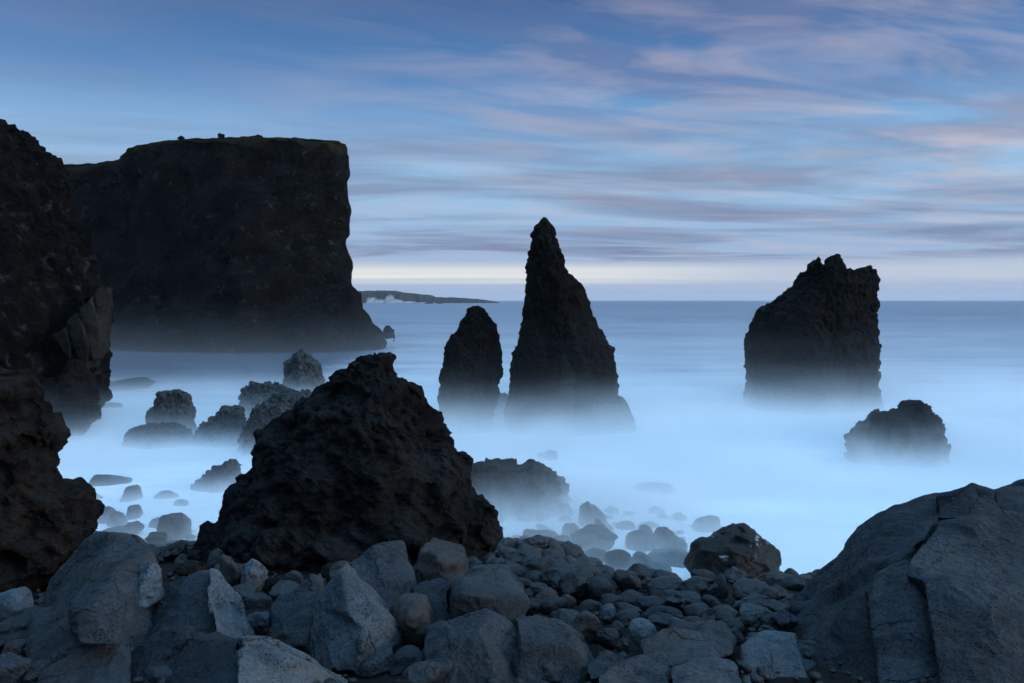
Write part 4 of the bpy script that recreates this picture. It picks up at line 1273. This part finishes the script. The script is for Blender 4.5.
# cloud sheet: the sky direction carried up to a level sheet, streaks stretched across the view
den = math_n(n, l, 'ADD', math_n(n, l, 'MAXIMUM', dz, 0.0), 0.045)
cxn = math_n(n, l, 'DIVIDE', dx, den)
cyn = math_n(n, l, 'DIVIDE', dy, den)
cmb = n.new('ShaderNodeCombineXYZ')
l.new(cxn, cmb.inputs[0]); l.new(cyn, cmb.inputs[1])


def clouds(sx, sy, rot, det, off, dist=0.4, r=0.5):
    mp = n.new('ShaderNodeMapping'); mp.vector_type = 'TEXTURE'
    mp.inputs['Rotation'].default_value = (0, 0, rot)
    mp.inputs['Scale'].default_value = (1 / sx, 1 / sy, 1)
    mp.inputs['Location'].default_value = off
    l.new(cmb.outputs[0], mp.inputs[0])
    x = n.new('ShaderNodeTexNoise')
    x.inputs['Scale'].default_value = 1
    x.inputs['Detail'].default_value = det
    x.inputs['Roughness'].default_value = r
    x.inputs['Distortion'].default_value = dist
    l.new(mp.outputs[0], x.inputs['Vector'])
    return x.outputs['Fac']


def over(base, fac, colr):
    mx = n.new('ShaderNodeMix'); mx.data_type = 'RGBA'; mx.clamp_factor = True
    l.new(fac, mx.inputs['Factor']); l.new(base, mx.inputs['A'])
    if isinstance(colr, tuple):
        mx.inputs['B'].default_value = (*colr, 1)
    else:
        l.new(colr, mx.inputs['B'])
    return mx.outputs['Result']


def band(stops):
    r = ramp(n, [(E(a), (b,) * 3) for a, b in stops])
    l.new(e40, r.inputs[0])
    return r.outputs[0]


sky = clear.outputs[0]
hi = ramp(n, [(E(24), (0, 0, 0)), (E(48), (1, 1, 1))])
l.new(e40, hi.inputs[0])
lean_ = math_n(n, l, 'ADD', 1.0, math_n(n, l, 'MULTIPLY', math_n(n, l, 'MULTIPLY', dx, 0.95), hi.outputs[0]))  # unseen upper sky made brighter to the right, added side light for the rocks
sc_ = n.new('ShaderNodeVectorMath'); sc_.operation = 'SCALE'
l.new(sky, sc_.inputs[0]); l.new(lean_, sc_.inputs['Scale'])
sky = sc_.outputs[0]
side = n.new('ShaderNodeMapRange'); side.interpolation_type = 'SMOOTHSTEP'
side.inputs['From Min'].default_value = -0.45; side.inputs['From Max'].default_value = 0.4
l.new(dx, side.inputs['Value'])
# grey-mauve sheets high up
gm = ramp(n, [(0.44, (0, 0, 0)), (0.62, (1, 1, 1))])
l.new(clouds(0.55, 1.5, 0.30, 7, (2.6, 0.9, 0), 0.6, 0.55), gm.inputs[0])
gf = math_n(n, l, 'MULTIPLY', math_n(n, l, 'MULTIPLY', gm.outputs[0], band([(6, 0.0), (9, 0.55), (13, 0.6), (22, 0.6), (40, 0.2)])), math_n(n, l, 'ADD', math_n(n, l, 'MULTIPLY', side.outputs[0], 0.65), 0.35))
sky = over(sky, gf, srgb(112, 124, 164))
# thin bright veil, warmer toward the afterglow on the seaward side
veil = ramp(n, [(0.45, (0, 0, 0)), (0.74, (1, 1, 1))])
l.new(clouds(0.95, 2.1, 0.25, 7, (1.3, 2.1, 0), 0.5, 0.56), veil.inputs[0])
vf = math_n(n, l, 'MULTIPLY', math_n(n, l, 'MULTIPLY', veil.outputs[0], band([(3, 0.35), (7, 0.8), (12, 0.8), (18, 0.72), (22, 0.6), (40, 0.1)])), math_n(n, l, 'ADD', math_n(n, l, 'MULTIPLY', side.outputs[0], 0.9), 0.1))
sky = over(sky, vf, srgb(208, 192, 198))
# darker mauve cloud streaks low down
dk = ramp(n, [(0.43, (0, 0, 0)), (0.60, (1, 1, 1))])
l.new(clouds(0.32, 0.7, 0.06, 7, (4.0, 0.7, 0), 0.6, 0.56), dk.inputs[0])
df = math_n(n, l, 'MULTIPLY', dk.outputs[0], band([(0.2, 0.0), (2.6, 0.1), (3.0, 0.85), (6, 0.8), (8, 0.6), (10, 0.55), (12, 0.35), (16, 0.1), (30, 0.0)]))
gate = ramp(n, [(0.34, (0.6, 0.6, 0.6)), (0.56, (1, 1, 1))])
l.new(clouds(0.35, 0.35, 0.3, 3, (8.0, 3.0, 0)), gate.inputs[0])
df = math_n(n, l, 'MULTIPLY', df, gate.outputs[0])
sky = over(sky, df, srgb(112, 122, 156))
# pale strip under the cloud deck
wn = ramp(n, [(0.38, (0.25, 0.25, 0.25)), (0.56, (1, 1, 1))])
l.new(clouds(0.03, 0.25, 0.0, 4, (0.3, 5.0, 0)), wn.inputs[0])
wf = math_n(n, l, 'MULTIPLY', wn.outputs[0], band([(1.15, 0.0), (1.4, 1.0), (2.2, 1.0), (2.6, 0.0)]))
fade = n.new('ShaderNodeMapRange'); fade.interpolation_type = 'SMOOTHSTEP'
fade.inputs['From Min'].default_value = 0.05; fade.inputs['From Max'].default_value = 0.36
fade.inputs['To Min'].default_value = 1.0; fade.inputs['To Max'].default_value = 0.25
l.new(dx, fade.inputs['Value'])
sky = over(sky, math_n(n, l, 'MULTIPLY', wf, fade.outputs[0]), srgb(236, 235, 228))
ni = n.new('ShaderNodeTexSky')
ni.sky_type = 'NISHITA'
ni.sun_disc = False
ni.sun_elevation = SUN_EL
ni.sun_rotation = SUN_AZ
ad = n.new('ShaderNodeMix'); ad.data_type = 'RGBA'; ad.blend_type = 'ADD'
ad.inputs['Factor'].default_value = 0.004
l.new(sky, ad.inputs['A']); l.new(ni.outputs[0], ad.inputs['B'])
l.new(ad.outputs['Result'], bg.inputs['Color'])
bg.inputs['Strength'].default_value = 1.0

sd = bpy.data.lights.new('afterglow', 'SUN')
sd.energy = 2.1
sd.angle = math.radians(25)
sd.color = (1.0, 0.94, 0.89)
so = bpy.data.objects.new('afterglow', sd)
COL.objects.link(so)
dirv = Vector((math.sin(SUN_AZ) * math.cos(SUN_EL), math.cos(SUN_AZ) * math.cos(SUN_EL), math.sin(SUN_EL)))
so.rotation_euler = (-dirv).to_track_quat('-Z', 'Y').to_euler()

# ------------------------------------------------------------------ camera and render
cam = bpy.data.cameras.new('camera')
cam.lens = LENS
cam.sensor_width = 36
cam.clip_start = 0.1
cam.clip_end = 30000
co = bpy.data.objects.new('camera', cam)
COL.objects.link(co)
co.location = CAM
co.rotation_euler = (math.pi / 2 - TH, 0, 0)
S.camera = co
S.view_settings.view_transform = 'Standard'
S.view_settings.look = 'None'
S.view_settings.exposure = 0
S.view_settings.gamma = 1
S.render.engine = 'CYCLES'
S.cycles.use_denoising = True
S.cycles.use_adaptive_sampling = True
S.cycles.adaptive_threshold = 0.03
S.cycles.max_bounces = 6
S.cycles.diffuse_bounces = 2
S.cycles.glossy_bounces = 2
S.cycles.volume_bounces = 2
S.cycles.volume_step_rate = 0.35
S.cycles.volume_max_steps = 256
